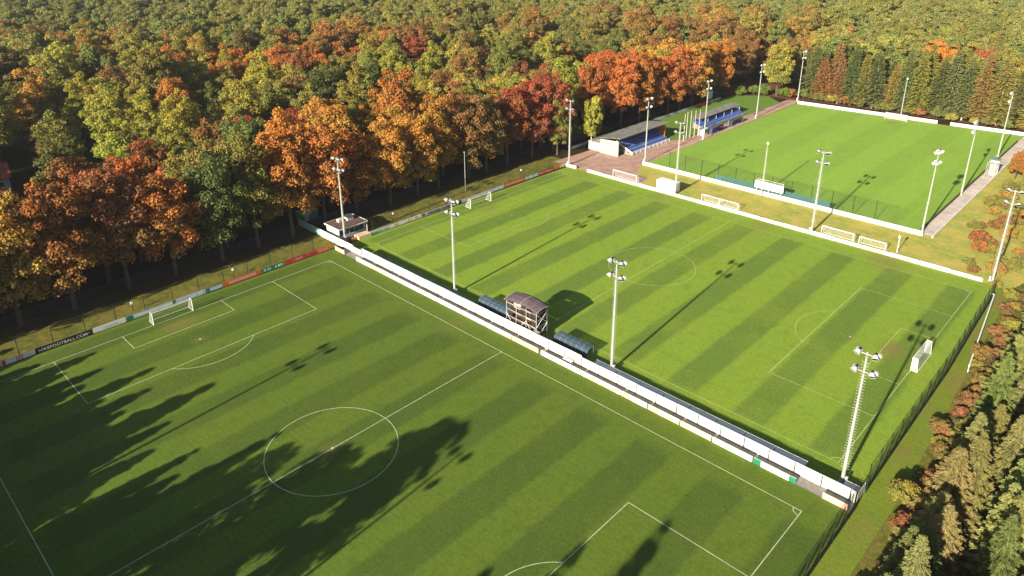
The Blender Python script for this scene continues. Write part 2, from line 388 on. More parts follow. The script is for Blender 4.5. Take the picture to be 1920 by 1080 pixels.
board('advertising_board', 'teal advertising board with white lettering next to the orange one', 'board', (XA, -25.3, 0), R90, 3.4, 1.05, 'teal', [(.25, 1, .15, .9, 'lblue')] + [], gA)
board('advertising_board', 'orange advertising board with a long white band of lettering', 'board', (XA, -21.8, 0), R90, 8.4, 1.05, 'orange', [(.16, .86, .22, .82, 'pink')], gA)
board('advertising_board', 'dark green advertising board with two white words', 'board', (XA, -13.3, 0), R90, 5.3, 1.05, 'green', glyphs(.1, .42, .2, .85, 'white', 6, 7) + glyphs(.6, .95, .2, .85, 'white', 6, 8), gA)
board('advertising_board', 'crimson advertising board with a pale word in its middle', 'board', (XA, -7.9, 0), R90, 5.6, 1.05, 'red', glyphs(.35, .85, .2, .75, 'pink', 9, 9), gA)
board('advertising_board', 'orange-red advertising board ending at the white corner wall', 'board', (XA, -2.2, 0), R90, 5.6, 1.05, 'orange', [(0, .4, 0, 1, 'red')] + glyphs(.5, .95, .25, .75, 'pink', 8, 10), gA)

gB = 'advertising boards behind the goal of the middle pitch'
XB = -4.6
for i, (y0, y1, mt, pr, lab) in enumerate([
    (13.4, 19.6, 'white', glyphs(.05, .95, .1, .9, 'teal_l', 14, 21) + glyphs(.3, .6, .1, .5, 'green', 5, 22), 'speckled white and green advertising board nearest the kiosk'),
    (19.7, 24.6, 'white', [(.3, .55, .1, .9, 'pink')], 'white and pink advertising board, second from the kiosk'),
    (24.7, 29.5, 'white', [(.1, .35, .1, .9, 'cream'), (.6, .8, .2, .9, 'pink')], 'white and cream advertising board, third from the kiosk'),
    (29.6, 36.2, 'offwhite', glyphs(.02, .98, .05, .95, 'dgrey', 16, 23), 'grey advertising board covered in dark lettering'),
    (36.3, 43.0, 'offwhite', glyphs(.02, .6, .05, .95, 'dgrey', 8, 24) + [(.85, 1, 0, 1, 'black')], 'grey advertising board with a black end left of the middle goal'),
    (43.1, 53.7, 'offwhite', glyphs(.1, .9, .3, .8, 'grey', 12, 25), 'long off-white advertising board right behind the middle goal'),
    (53.8, 59.0, 'lblue', glyphs(.1, .9, .2, .8, 'white', 8, 26), 'pale blue advertising board right of the middle goal'),
    (59.1, 67.6, 'orange', [(.1, .9, .35, .75, 'pink')], 'orange advertising board with a pale stripe behind the middle pitch'),
    (67.7, 73.2, 'teal_l', glyphs(.05, .95, .1, .9, 'white', 9, 27), 'pale teal advertising board with white lettering'),
    (73.3, 80.4, 'red', glyphs(.05, .9, .2, .7, 'cream', 10, 28), 'red advertising board near the far corner flagpole path'),
    (80.5, 85.0, 'cream', [(0, .5, 0, 1, 'orange')], 'cream and orange advertising board at the far corner')]):
    board('advertising_board', lab, 'board', (XB, y0, 0), R90, y1 - y0, 1.0, mt, pr, gB)

gF = 'low boards along the far touchline of the near pitch'
segs = [(-3.9, -.2, 'cream', [], 'cream corner board left of the grey gate'),
        (4.2, 8.5, 'white', [], 'short white board just right of the grey gate'),
        (8.6, 16.9, 'white', [(.15, .45, 0, 1, 'pink'), (.5, .9, .1, .9, 'cream')], 'white and orange-red board, second right of the gate'),
        (17.0, 24.0, 'white', [(.1, .5, .2, .8, 'teal_l')], 'white and pale green board under the second lamp mast'),
        (24.1, 31.0, 'white', [(.5, .9, .1, .6, 'teal_l')], 'white board with a pale green patch left of the blue shelter'),
        (31.1, 38.0, 'white', [(.0, .3, .1, .6, 'lblue')], 'white board with a pale blue patch left of the camera tower'),
        (38.1, 44.5, 'white', [], 'plain white board in front of the left blue shelter'),
        (44.6, 51.1, 'white', [(.6, 1, 0, .5, 'cream')], 'white board turning cream in front of the camera tower'),
        (51.2, 57.5, 'cream', [(.0, .25, .0, 1, 'cream')], 'ochre board right below the camera tower'),
        (58.0, 66.7, 'white', glyphs(.05, .8, .05, .8, 'grey', 9, 31), 'white board with grey marks below the right blue shelter'),
        (66.8, 74.6, 'white', [(.1, .9, .0, .6, 'cream')], 'white and cream board left of the pink one'),
        (74.7, 79.5, 'white', [(.02, .42, 0, 1, 'pink'), (.08, .3, .2, .8, 'pink')], 'white board with a pink-red block at its left end'),
        (79.6, 85.1, 'white', [(.0, .36, 0, 1, 'pink'), (.05, .28, .1, .8, 'pink'), (.5, 1, 0, .6, 'cream')], 'white board with a red block and a cream end'),
        (85.2, 90.3, 'cream', [(.3, 1, .45, 1, 'white'), (.0, .2, 0, 1, 'cream')], 'cream and orange board right of the pink blocks'),
        (90.4, 96.5, 'white', [], 'plain white board left of the green blocks'),
        (96.6, 102.6, 'white', [(.0, .18, 0, 1, 'green'), (.84, 1, 0, 1, 'green'), (.2, .8, .5, .9, 'teal_l')], 'white board with two green blocks near the right end'),
        (106.0, 109.2, 'cream', [(.75, 1, 0, 1, 'pink'), (.05, .6, .4, .95, 'white')], 'short cream and pink board at the right corner')]
for x0, x1, mt, pr, lab in segs:
    board('advertising_board', lab, 'board', (x0, 4.02, 0), 0, x1 - x0 - .06, 1.0, mt, pr, gF)
gN = 'grey benches behind the white wall'
def wall_bench(label, x, L):
    t = thing('bench', label, 'bench', (x, 7.65, 0), 0, gN)
    for k in range(3 if x > 60 else 2): MB().box(.04, L - .04, -.62 + k * .31, -.34 + k * .31, .95 + .012 * k, 1.0 + .012 * k).build('slat', 'board_back', t)
    n = 2
    for k in range(n + 1):
        px = .15 + (L - .3) * k / n
        MB().box(px - .05, px + .05, -.55, .25, .05, .945).build('leg', 'grey', t)
        MB().box(px - .04, px + .04, .32, .40, .05, 1.2).build('back_post', 'dgrey' if k % 2 else 'galv', t)
    MB().tube((0, .36, 1.15), (L, .36, 1.15), .025, n=5).build('back_rail', 'galv', t)
xs = [6.5 + 4.5 * i for i in range(7)] + [66.8 + 4.45 * i for i in range(8)]
for i, x in enumerate(xs):
    wall_bench('grey slatted bench behind the white wall, %s right of the %s' % (ordw(i if i < 7 else i - 7), 'kiosk gate' if i < 7 else 'right blue shelter'), x, 4.4)
wall_bench('grey slatted bench behind the white wall beside the right corner mast', 107.3, 2.0)
gR = 'white boards along the far touchline of the middle pitch'
edges = [-4.4, -.3] ; x = 3.6
bl = [(-4.4, -.4)]
while x < 105: bl.append((x, min(x + 5.9, 108.4))); x += 6.0
for i, (a, c) in enumerate(bl):
    pr = []
    if i in (2, 3): pr = glyphs(.1, .9, .1, .7, 'offwhite', 7, 40 + i)
    if i % 4 == 1: pr = glyphs(.15, .85, .2, .75, 'lblue', 9, 60 + i)
    if i in (14, 15): pr = [(.1, .8, 0, .45, 'pink')]
    if i == 11: pr = [(.1, .4, 0, .8, 'grey')]
    board('advertising_board', 'white advertising board on the far side of the middle pitch, %s from the left' % ordw(i), 'board', (a, 85.35, 0), 0, c - a, .95 + .05 * math.sin(i * 1.7), ['white', 'offwhite', 'white_panel', 'white'][i % 4], pr, gR)

# ------------------------------------------------------------------ long white wall between the pitches
w = thing('white_wall', 'long white panel wall between the near and the middle pitch', 'wall', (0, 6.0, 0))
x = 3.7; i = 0
while x < 109:
    L = min(3.62, 109.4 - x)
    MB().box(x + .03, x + L - .03, -.04, .04, .08, (2.1 if x < 64 else 1.85) + .03 * math.sin(i * 2.1)).build('panel', 'white_panel', w)
    MB().box(x + L - .035, x + L + .035, .045, .12, 0, 1.9).box(x + L - .085, x + L + .085, -.06, .044, .1, 1.75).build('post', 'dgrey', w)
    x += 3.62; i += 1
w = thing('white_wall', 'white panel wall running from the gate past the kiosk into the trees', 'wall', (0, 6.0, 0))
for k in range(7):
    a = -22.6 + 3.25 * k
    MB().box(a + .03, a + 3.22, -.04, .04, .08, 1.85).build('panel', 'teal_l' if k < 3 else 'white_panel', w)
    MB().box(a - .035, a + .035, .045, .12, 0, 1.95).build('post', 'dgrey', w)
g = thing('gate', 'grey steel gate in the gap of the white wall', 'gate', (1.9, 6.0, 0))
MB().tube((-1.5, 0, 0), (-1.5, 0, 1.9), .06).tube((1.5, 0, 0), (1.5, 0, 1.9), .06).build('post', 'galv', g)
MB().box(-1.42, -.03, -.03, .03, .12, 1.55).build('leaf', 'grey', g); MB().box(.03, 1.42, -.03, .03, .12, 1.55).build('leaf', 'grey', g)
lw = thing('low_wall', 'white return panel at the right end of the white wall', 'wall', (109.5, 6.0, 0))
MB().box(-.04, .04, .1, 2.6, .08, 1.6).build('panel', 'white_panel', lw); MB().box(-.05, .05, 2.62, 2.7, 0, 1.7).build('post', 'galv', lw)

# ------------------------------------------------------------------ floodlight masts
def lamp_meshes():
    h = MB(); n = 12; prof = [(-.42, .16), (-.30, .30), (.18, .50), (.30, .52)]
    k = len(h.v)
    for z, r in prof:
        for i in range(n): t = 2 * math.pi * i / n; h.v.append((r * math.cos(t), z, r * math.sin(t)))
    for j in range(len(prof) - 1):
        for i in range(n): a, b = j * n + i, j * n + (i + 1) % n; h.f.append((a, b, b + n, a + n))
    h.f.append(tuple(range(n)))
    bk = MB().tube((0, -.43, 0), (0, -.52, 0), .24, .20, 10).mesh('lamp_cap', 'lens')
    l = MB(); l.v = [(.47 * math.cos(2 * math.pi * i / n), .27, .47 * math.sin(2 * math.pi * i / n)) for i in range(n)]; l.f = [tuple(reversed(range(n)))]
    return h.mesh('lamp_housing', 'lampgrey'), l.mesh('lamp_lens', 'lens'), bk
LH, LL, LB = lamp_meshes()
def mast_part_meshes(H, r0, r1):
    pole = MB().tube((0, 0, 0), (0, 0, H * .5), r0, (r0 + r1) / 2, 12).tube((0, 0, H * .5), (0, 0, H), (r0 + r1) / 2, r1, 12).mesh('pole', 'mast')
    rg = MB(); z = 2.5
    while z < H - 1.5:
        r = r0 + (r1 - r0) * z / H
        rg.box(-r - .30, r + .30, -.02, .02, z, z + .035); z += .42
    return pole, rg.mesh('rungs', 'galv')
def arm_mesh(span, two):
    m = MB().box(-span, span, -.06, .06, -.06, .06)
    if two: m.box(-.06, .06, -.62, .62, -.13, -.065)
    return m.mesh('crossarm', 'mast')
MP = mast_part_meshes(20.0, .25, .11); MPs = mast_part_meshes(14.6, .16, .08)
AR4 = arm_mesh(1.25, True); AR2 = arm_mesh(1.2, False)
def mast(label, loc, kind, rz=0, group='floodlight masts'):
    t = thing('floodlight_mast', label, 'mast', loc, rz, group)
    link('pole', MP[0], t); o = link('rungs', MP[1], t); o['kind'] = 'stuff'
    MB().box(-.5, .5, -.5, .5, 0, .22).build('footing', 'concrete', t)
    MB().box(.3, .62, -.2, .2, .25, 1.25).build('cabinet', 'grey', t)
    for zi, z in enumerate((19.7, 17.2)):
        link('crossarm', AR4 if kind == 4 else AR2, t, (0, 0, z))
        spots = [(-1.05, .35, 0), (1.05, .35, 0), (-1.05, -.35, math.pi), (1.05, -.35, math.pi)] if kind == 4 else [(-1.1, .3, 0), (1.1, .3, 0)]
        if kind == 3: spots.append((0, .35, 0))
        for sx, sy, a in spots:
            l = link('floodlight', LH, t, (sx, sy, z + .12)); l.rotation_euler = (-.75, 0, a + (.35 if sx * (1 if a == 0 else -1) < 0 else -.35))
            link('lens', LL, l); link('ballast_cap', LB, l); l.scale = (.88, .88, .88)
    return t
mast('floodlight mast rising behind the kiosk at the left end of the white wall', (-6.7, 8.5, 0), 4)
mast('floodlight mast left of the camera tower on the white wall', (31.2, 8.5, 0), 4)
mast('floodlight mast right of the camera tower on the white wall', (69.5, 8.5, 0), 4)
mast('floodlight mast at the right end of the white wall', (106.8, 8.5, 0), 4)
PI = math.pi
mast('floodlight mast at the far corner where the brick path begins', (-4.3, 86.7, 0), 2, PI)
mast('floodlight mast beside the white container', (32.6, 86.7, 0), 2, PI)
mast('floodlight mast beside the stored goals behind the middle pitch', (69.8, 86.6, 0), 4, PI)
mast('floodlight mast by the conifers at the right photo edge', (106.9, 86.6, 0), 2, PI)
mast('floodlight mast at the right near corner of the far pitch', (88.7, 104.0, 0), 4, R90)
mast('floodlight mast halfway along the right side of the far pitch', (88.3, 138.7, 0), 3, R90)
mast('floodlight mast beside the grey stair tower at the far pitch', (87.2, 184.0, 0), 3, R90)
mast('floodlight mast in front of the concrete grandstand', (11.0, 104.3, 0), 2, -R90)
mast('floodlight mast between the flagpoles and the blue seats', (11.2, 138.6, 0), 2, -R90)
mast('floodlight mast past the blue seats of the far pitch', (11.0, 176.6, 0), 2, -R90)
mast('floodlight mast at the far left corner of the far pitch', (10.2, 214.2, 0), 2, -R90)
mast('floodlight mast behind the lower photo edge, casting its shadow near the centre circle', (70.9, -72.8, 0), 4, 0)
mast('floodlight mast outside the left photo edge, casting its shadow beside the penalty area', (34.3, -70.6, 0), 4, 0)
def slim(label, loc, H):
    t = thing('slim_mast', label, 'mast', loc, 0, 'slim masts'); o = link('pole', MPs[0], t); r = link('rungs', MPs[1], t); r['kind'] = 'stuff'
    o.scale = r.scale = (1, 1, H / 14.6)
    MB().box(-.3, .3, -.05, .05, H - .3, H).box(-.12, .12, -.12, .12, H, H + .25).build('head', 'white', t)
slim('slim bare mast standing behind the white scoreboard', (49.9, 101.6, 0), 14.7)
slim('slim bare mast against the dark conifers behind the far pitch', (48.3, 218.0, 0), 13.8)
t = thing('slim_mast', 'thin grey mast among the tree trunks behind the middle goal', 'mast', (-10.5, 50, 0), 0, 'slim masts')
MB().tube((0, 0, 0), (0, 0, 11), .09, .05).build('pole', 'galv', t); MB().box(-.15, .15, -.1, .1, 11, 11.3).build('head', 'galv', t)
for i, (x, y) in enumerate([(6.9, 132.9), (6.0, 136.0), (6.2, 138.0), (6.8, 139.8), (7.4, 141.6)]):
    t = thing('flagpole', 'cream flagpole without a flag, %s of the row from the grandstand' % ordw(i), 'flagpole', (x, y, 0), 0, 'flagpoles')
    MB().tube((0, 0, 0), (0, 0, 8.8), .10, .06).build('pole', 'offwhite', t); MB().tube((0, 0, 8.8), (0, 0, 9.0), .1, .02).build('finial', 'white', t)
    MB().box(-.25, .25, -.25, .25, 0, .15).build('footing', 'concrete', t)

# ------------------------------------------------------------------ camera tower of scaffolding
t = thing('camera_tower', 'plum-roofed scaffold camera tower standing on the white wall line', 'tower', (51.0, 8.0, 0))
X0, X1, Y0, Y1, E = -3.6, 3.6, -1.4, 1.4, 5.75
for x in (X0, -1.2, 1.2, X1):
    for y in (Y0, Y1): MB().tube((x, y, 0), (x, y, E + (0.0 if y == Y0 else .1)), .055, n=6).build('upright', 'galv', t)
for lv in range(4):
    z = .9 + lv * 1.32
    for y in (Y0 - .06, Y1 + .06): MB().tube((X0, y, z + .45), (X1, y, z + .45), .04, n=5).build('rail', 'galv', t)
    for x in (X0, X1): MB().tube((x, Y0, z + .45), (x, Y1, z + .45), .04, n=5).build('rail', 'galv', t)
    for k in range(5):
        y = Y0 + .1 + k * .52
        MB().box(X0 + .06, X1 - .06, y, y + .46, z, z + .05).build('plank', 'plank_d', t)
    rr = random.Random(lv)
    for k in range(6):
        a = X0 + .1 + k * 1.16
        if rr.random() < .6: MB().box(a + .03, a + 1.08, Y0 + .30, Y0 + .33, z + .1, z + 1.2).build('front_panel', 'plum_d', t)
        if rr.random() < .72: MB().box(a, a + 1.1, Y0 + .03, Y0 + .07, z + .12, z + .12 + rr.uniform(.16, .34)).build('toe_board', 'cream' if rr.random() < .25 else ('wood' if rr.random() < .4 else 'plank_d'), t)
    if lv < 3: MB().box(X0 + .1, X1 - .1, Y1 - .10, Y1 - .06, z + .06, z + 1.15).build('back_panel', 'plum_d', t)
    MB().box(X1 - .10, X1 - .06, Y0 + .2, Y1 - .2, z + .3, z + .95).build('side_panel', 'plum_d', t)
for s, (a, c) in enumerate(((X0, -1.2), (-1.2, 1.2), (1.2, X1))):
    MB().tube((a, Y0 - .1, .3 if s % 2 else 3.2), (c, Y0 - .1, 3.2 if s % 2 else .3), .035, n=5).build('brace', 'white', t)
MB().tube((X1 + .1, Y0, .4), (X1 + .1, Y1, 2.8), .035, n=5).build('brace', 'white', t)
MB().tube((X1 + .1, Y1, 2.8), (X1 + .1, Y0, 5.2), .035, n=5).build('brace', 'white', t)
MB().tube((X1 + .1, Y0, 2.8), (X1 + .1, Y1, 5.2), .035, n=5).build('brace', 'white', t)
pr = [(Y0 - .35, E - .10), (Y0 + .2, E + .12), (-.1, E + .30), (Y1 - .3, E + .26), (Y1 + .35, E + .0)]
def bow(x): return .55 * (1 - (x / 3.9) ** 2)
rx = [-3.9, -2.6, -1.3, 0, 1.3, 2.6, 3.9]
for a, c in zip(rx, rx[1:]):
    mb = MB(); a += .015; c -= .015
    for (ya, za), (yb, zb) in zip(pr, pr[1:]): mb.slab([(a, ya, za + bow(a)), (c, ya, za + bow(c)), (c, yb, zb + bow(c)), (a, yb, zb + bow(a))], .05)
    mb.build('roof_sheet', 'plum', t)
for x in (X0 - .3, 0, X1 + .3):
    mb = MB()
    for (ya, za), (yb, zb) in zip(pr, pr[1:]): mb.tube((x, ya, za + .08 + bow(x)), (x, yb, zb + .08 + bow(x)), .04, n=5)
    mb.build('roof_rib', 'galv', t)
MB().box(-2.0, -.4, Y0 + .25, Y0 + .7, E - 1.1, E - .2).build('equipment_box', 'offwhite', t)
MB().box(X1 - .8, X1 + .5, Y0 - .25, Y0 + .5, .1, 1.9).build('stair_cage', 'galv', t)
t = thing('pallet_stack', 'grey stack of pallets and pipes right of the camera tower', 'stack', (56.0, 7.4, 0))
for k in range(5): MB().box(-1.1 + .05 * k, 1.0, -.6, .6, .05 + k * .2, .19 + k * .2).build('pallet', 'concrete_d' if k % 2 else 'wood', t)
MB().tube((-1.3, -.5, 1.15), (1.2, -.2, 1.15), .06).tube((-1.2, -.2, 1.15), (1.3, .1, 1.15), .06).build('pipe', 'galv', t)
# ------------------------------------------------------------------ dugouts
def dugout(label, x0, x1, y):
    t = thing('dugout', label, 'dugout', (x0, y, 0), 0, 'team shelters'); L = x1 - x0
    pr = [(-.85, .15), (-.9, 1.2), (-.55, 1.75), (.1, 1.98), (.95, 1.95)]
    n = int(L / 1.15)
    for k in range(n):
        mb = MB(); a, c = L * k / n + .03, L * (k + 1) / n - .03
        for (ya, za), (yb, zb) in zip(pr, pr[1:]): mb.slab([(a, ya, za), (c, ya, za), (c, yb, zb), (a, yb, zb)], .03)
        mb.build('shell_panel', 'polycarb', t)
    for k in range(n + 1):
        mb = MB(); a = L * k / n
        for (ya, za), (yb, zb) in zip(pr, pr[1:]): mb.tube((a, ya, za + .03), (a, yb, zb + .03), .035, n=5)
        mb.tube((a, .95, 1.95), (a, .95, 0), .03, n=5) if k in (0, n) else None
        mb.build('rib', 'bluegrey', t)
    MB().box(.1, L - .1, -.45, .0, .40, .46).build('bench', 'bluegrey', t)
    for k in range(n): MB().box(L * (k + .5) / n - .22, L * (k + .5) / n + .22, -.5, -.44, .5, .95).build('seat_back', 'blueseat', t)
dugout('blue-grey team shelter left of the camera tower', 38.4, 46.6, 9.0)
dugout('blue-grey team shelter right of the camera tower', 57.4, 64.6, 9.0)

# ------------------------------------------------------------------ goals
def goal(label, loc, rz, Wg=7.32, Hg=2.44, d=2.0, netm='net', name='goal', posts=.06, group=None):
    """opening faces local +x, width along local y"""
    t = thing(name, label, 'goal', loc, rz, group); h = Wg / 2
    for s in (-h, h): MB().tube((0, s, 0), (0, s, Hg), posts, n=8).build('post', 'white', t)
    MB().tube((0, -h - posts, Hg), (0, h + posts, Hg), posts, n=8).build('crossbar', 'white', t)
    for s in (-h, h):
        MB().tube((0, s, .04), (-d, s, .04), .035, n=5).tube((-d, s, .04), (-.75, s, Hg - .02), .03, n=5).tube((-.75, s, Hg), (0, s, Hg), .03, n=5).build('stay', 'white', t)
    MB().tube((-d, -h, .04), (-d, h, .04), .035, n=5).build('ground_bar', 'white', t)
    mb = MB(); mb.face((-.02, -h, Hg - .03), (-.75, -h, Hg - .03), (-.75, h, Hg - .03), (-.02, h, Hg - .03)); mb.face((-.75, -h, Hg - .04), (-d + .03, -h, .06), (-d + .03, h, .06), (-.75, h, Hg - .04))
    for s in (-h + .02, h - .02): mb.face((-.03, s, .05), (-d + .05, s, .05), (-.77, s, Hg - .05), (-.03, s, Hg - .05))
    mb.build('net', netm, t)
    return t
goal('white goal with a hanging net on the near pitch', (0, -33.8, .08), 0)
goal('white goal on the left goal line of the middle pitch', (.05, 45.7, .08), 0)
goal('white goal with a dense white net on the right goal line of the middle pitch', (105.0, 45.7, .08), PI, netm='netd', d=1.0)
goal('small pale goal on the far goal line of the far pitch', (49.6, 207.8, .08), -R90, netm='netd')
goal('small pale goal on the near goal line of the far pitch', (49.6, 107.2, .08), R90)
gs = 'portable goals stored behind the middle pitch'
for i, (x, lab, wd) in enumerate(((15.8, 'wide portable goal on the brick path corner', 8.0), (42.9, 'portable goal stored right of the white container', 5.0), (48.1, 'second portable goal stored right of the white container', 5.0), (75.5, 'portable goal stored right of the mast behind the middle pitch', 7.2), (83.2, 'smaller portable goal stored farthest right behind the middle pitch', 5.6))):
    goal(lab, (x, 87.0, .03), -R90, wd, 2.2 if i in (0, 3) else 2.0, 1.4, 'net', 'portable_goal', .07, gs)

# ------------------------------------------------------------------ container, kiosk, teal store, scoreboard
t = thing('container', 'white storage container behind the far boards of the middle pitch', 'container', (26.2, 87.4, 0))
MB().box(0, 5.9, 0, 2.4, .1, 2.6).build('body', 'white', t)
for k in range(22): MB().box(.12 + k * .26, .25 + k * .26, -.035, -.003, .25, 2.45).build('rib', 'white', t)
MB().box(-.03, 5.93, -.05, 2.43, 2.603, 2.68).build('roof', 'white', t)
for s in (.25, 1.25): MB().box(5.903, 5.94, s - .05, s + .9, .2, 2.5).build('door', 'offwhite', t)
for x in (.1, 5.5): MB().box(x, x + .3, .1, 2.3, 0, .099).build('skid', 'dgrey', t)

t = thing('kiosk', 'flat-roofed kiosk with brown roof and white fascia beside the corner mast', 'kiosk', (-12.6, 7.6, 0))
KW, KD, KH = 5.4, 7.2, 2.75
MB().box(0, KW - .3, 0, .2, 0, KH).box(0, KW - .3, KD - .2, KD, 0, KH).box(0, .2, .201, KD - .201, 0, KH).build('wall', 'white_panel', t)
MB().box(KW - .5, KW - .32, .201, KD - .201, 0, .95).build('counter_wall', 'grey', t)
for k in range(5):
    y = .3 + k * 1.34
    MB().box(KW - .46, KW - .40, y, y + 1.28, .96, 2.3).build('window', 'glass', t)
    MB().box(KW - .48, KW - .34, y + 1.285, y + 1.335, .955, 2.35).build('mullion', 'galv', t)
MB().box(KW - .5, KW - .3, .202, KD - .202, 2.36, KH - .002).build('lintel', 'grey', t)
MB().box(-.35, KW + .35, -.35, KD + .35, KH + .003, KH + .2).build('roof', 'brownroof', t)
for a in ((KW + .353, KW + .40, -.4, KD + .4), (-.4, -.353, -.4, KD + .4), (-.352, KW + .352, -.40, -.353), (-.352, KW + .352, KD + .353, KD + .40)):
    MB().box(*a, KH - .05, KH + .27).build('fascia', 'white', t)
MB().tube((KW + .2, KD + .2, 0), (KW + .2, KD + .2, KH - .06), .08).build('corner_post', 'white', t)
MB().box(.6, 2.6, 4.2, 5.9, KH + .203, KH + 1.0).build('roof_unit', 'grey', t)
MB().box(1.0, 2.0, 2.2, 3.2, KH + .203, KH + .85).build('roof_unit', 'offwhite', t)
MB().box(.5, 2.7, 4.1, 6.0, KH + 1.003, KH + 1.08).build('roof_unit_lid', 'dgrey', t)
MB().box(KW + 1.0, KW + 2.9, 3.2, 6.6, .05, .9).build('terrace_board', 'cream', t)
t = thing('fence_hoarding', 'orange and cream hoarding in front of the kiosk', 'hoarding', (-5.0, 9.2, 0), R90)
MB().box(0, 3.6, -.03, .03, .05, .95).build('panel', 'orange', t); MB().box(.2, 3.4, -.045, -.033, .5, .9).build('print', 'cream', t)
MB().box(.3, .36, .035, .09, 0, .9).box(3.2, 3.26, .035, .09, 0, .9).build('post', 'galv', t)
t = thing('storage_cabin', 'teal storage cabin in the shade left of the kiosk', 'cabin', (-25.6, 7.2, 0))
MB().box(0, 2.6, 0, 4.6, .1, 2.5).build('body', 'teal', t); MB().box(-.05, 2.65, -.05, 4.65, 2.503, 2.6).build('roof', 'teal_l', t)
MB().box(2.603, 2.64, .8, 1.8, .15, 2.2).build('door', 'teal_l', t)

t = thing('scoreboard', 'white scoreboard on posts above the teal screen of the far pitch', 'scoreboard', (47.9, 101.2, 0))
for k in range(4): MB().box(.02 + k * 1.98, 1.96 + k * 1.98, -.08, .08, 2.2, 4.15).build('panel', 'white', t)
for x in (.6, 3.9, 7.3): MB().box(x - .06, x + .06, .085, .2, 0, 4.1).build('post', 'galv', t)
t = thing('marker_post', 'lone white post with a small box in the dry grass', 'post', (88.1, 88.6, 0))
MB().tube((0, 0, 0), (0, 0, 4.0), .09, .07).build('pole', 'white', t); MB().box(-.2, .2, -.2, .2, 3.4, 4.1).build('box', 'offwhite', t)

# ------------------------------------------------------------------ walls and nets round the far pitch
def panelwall(name, label, p0, p1, h, n, mat, th=.25):
    p0, p1 = Vector(p0), Vector(p1); d = p1 - p0; L = d.length
    t = thing(name, label, 'wall', (p0.x, p0.y, 0), math.atan2(d.y, d.x))
    for k in range(n): MB().box(L * k / n + .015, L * (k + 1) / n - .015, -th / 2, th / 2, 0, h).build('panel', mat, t)
    return t
panelwall('white_wall', 'low white wall along the near end of the far pitch', (11.6, 102.2), (89.4, 102.2), 1.15, 26, 'white_panel')
panelwall('white_wall', 'low white wall along the far end of the far pitch', (12.3, 209.4), (62, 213.6), 1.2, 16, 'white_panel')
panelwall('white_wall', 'low white wall at the far right end of the far pitch', (66, 214.0), (91, 216.4), 1.2, 8, 'white_panel')
panelwall('kerb_wall', 'low white kerb wall on the outer side of the pale walk', (91.4, 102.4), (91.4, 214), .5, 24, 'white_panel', .3)
panelwall('low_barrier', 'low dark barrier between the pale walk and the far pitch', (88.15, 104.5), (88.15, 206), .85, 22, 'dgrey', .08)
panelwall('teal_screen', 'teal screen cloth hung along the near end of the far pitch', (35.5, 102.75), (67.5, 102.75), 2.5, 10, 'tealnet', .04)
t = thing('barrier_rail', 'cream spectator rail along the stand side of the far pitch', 'rail', (11.9, 104, 0))
for z in (.55, 1.05): MB().tube((0, 0, z), (0, 104, z), .04, n=6).build('rail', 'cream', t)
for k in range(42): MB().tube((0, k * 2.5 + .5, 0), (0, k * 2.5 + .5, 1.05), .035, n=5).build('post', 'cream', t)
MB().box(.08, .12, 0, 104, .05, .45).build('kick_board', 'cream', t)
def netfence(label, pts, h, step, mesh, post='darkgreen', rail=True, pr=.075):
    t = thing('net_fence', label, 'fence', (pts[0][0], pts[0][1], 0)); o = Vector((pts[0][0], pts[0][1]))
    for a, c in zip(pts, pts[1:]):
        a, c = Vector(a) - o, Vector(c) - o; L = (c - a).length; n = max(1, round(L / step))
        for k in range(n):
            p, q = a.lerp(c, k / n), a.lerp(c, (k + 1) / n)
            MB().tube((p.x, p.y, 0), (p.x, p.y, h), pr, n=5).build('post', post, t)
            if rail: MB().tube((p.x, p.y, h), (q.x, q.y, h), .03, n=4).build('top_rail', post, t)
            zb = 1.35 if mesh == 'mesh' else .05
            MB().face((p.x, p.y, zb), (q.x, q.y, zb), (q.x, q.y, h - .02), (p.x, p.y, h - .02)).build('mesh_panel', mesh, t)
            if mesh == 'mesh': MB().slab([(p.x, p.y, .03), (q.x, q.y, .03), (q.x, q.y, 1.33), (p.x, p.y, 1.33)], .02).build('screen_cloth', 'darkcloth', t)
    return t
netfence('dark mesh fence behind the goal of the near pitch', [(-6.3, -73), (-6.3, 5.2)], 3.4, 5.3, 'meshl')
netfence('dark mesh fence behind the boards of the middle pitch', [(-6.2, 16), (-6.2, 86)], 3.0, 5.8, 'meshl')
netfence('tall dark mesh fence along the right side of the near pitch', [(109.8, -74), (109.8, 5.6)], 4.6, 4.0, 'mesh')
netfence('tall dark mesh fence along the right side of the middle pitch', [(109.7, 8.9), (109.6, 46), (108.6, 80)], 4.6, 4.0, 'mesh')
netfence('high thin ball net at the near end of the far pitch', [(20.1, 103.4), (83.4, 103.4)], 5.4, 5.27, 'meshl', rail=True)
t = thing('tube_rail', 'long white tube rail slanting past the fence at the right', 'rail', (0, 0, 0))
MB().tube((108.9, 78.2, 1.3), (111.9, 47.9, 1.3), .13).tube((108.9, 78.2, 1.3), (108.2, 78.0, 1.3), .1).build('tube', 'white', t)
for f in (0, .25, .5, .75, 1): MB().tube((108.9 + 3 * f, 78.2 - 30.3 * f, 0), (108.9 + 3 * f, 78.2 - 30.3 * f, 1.3), .07).build('leg', 'white', t)

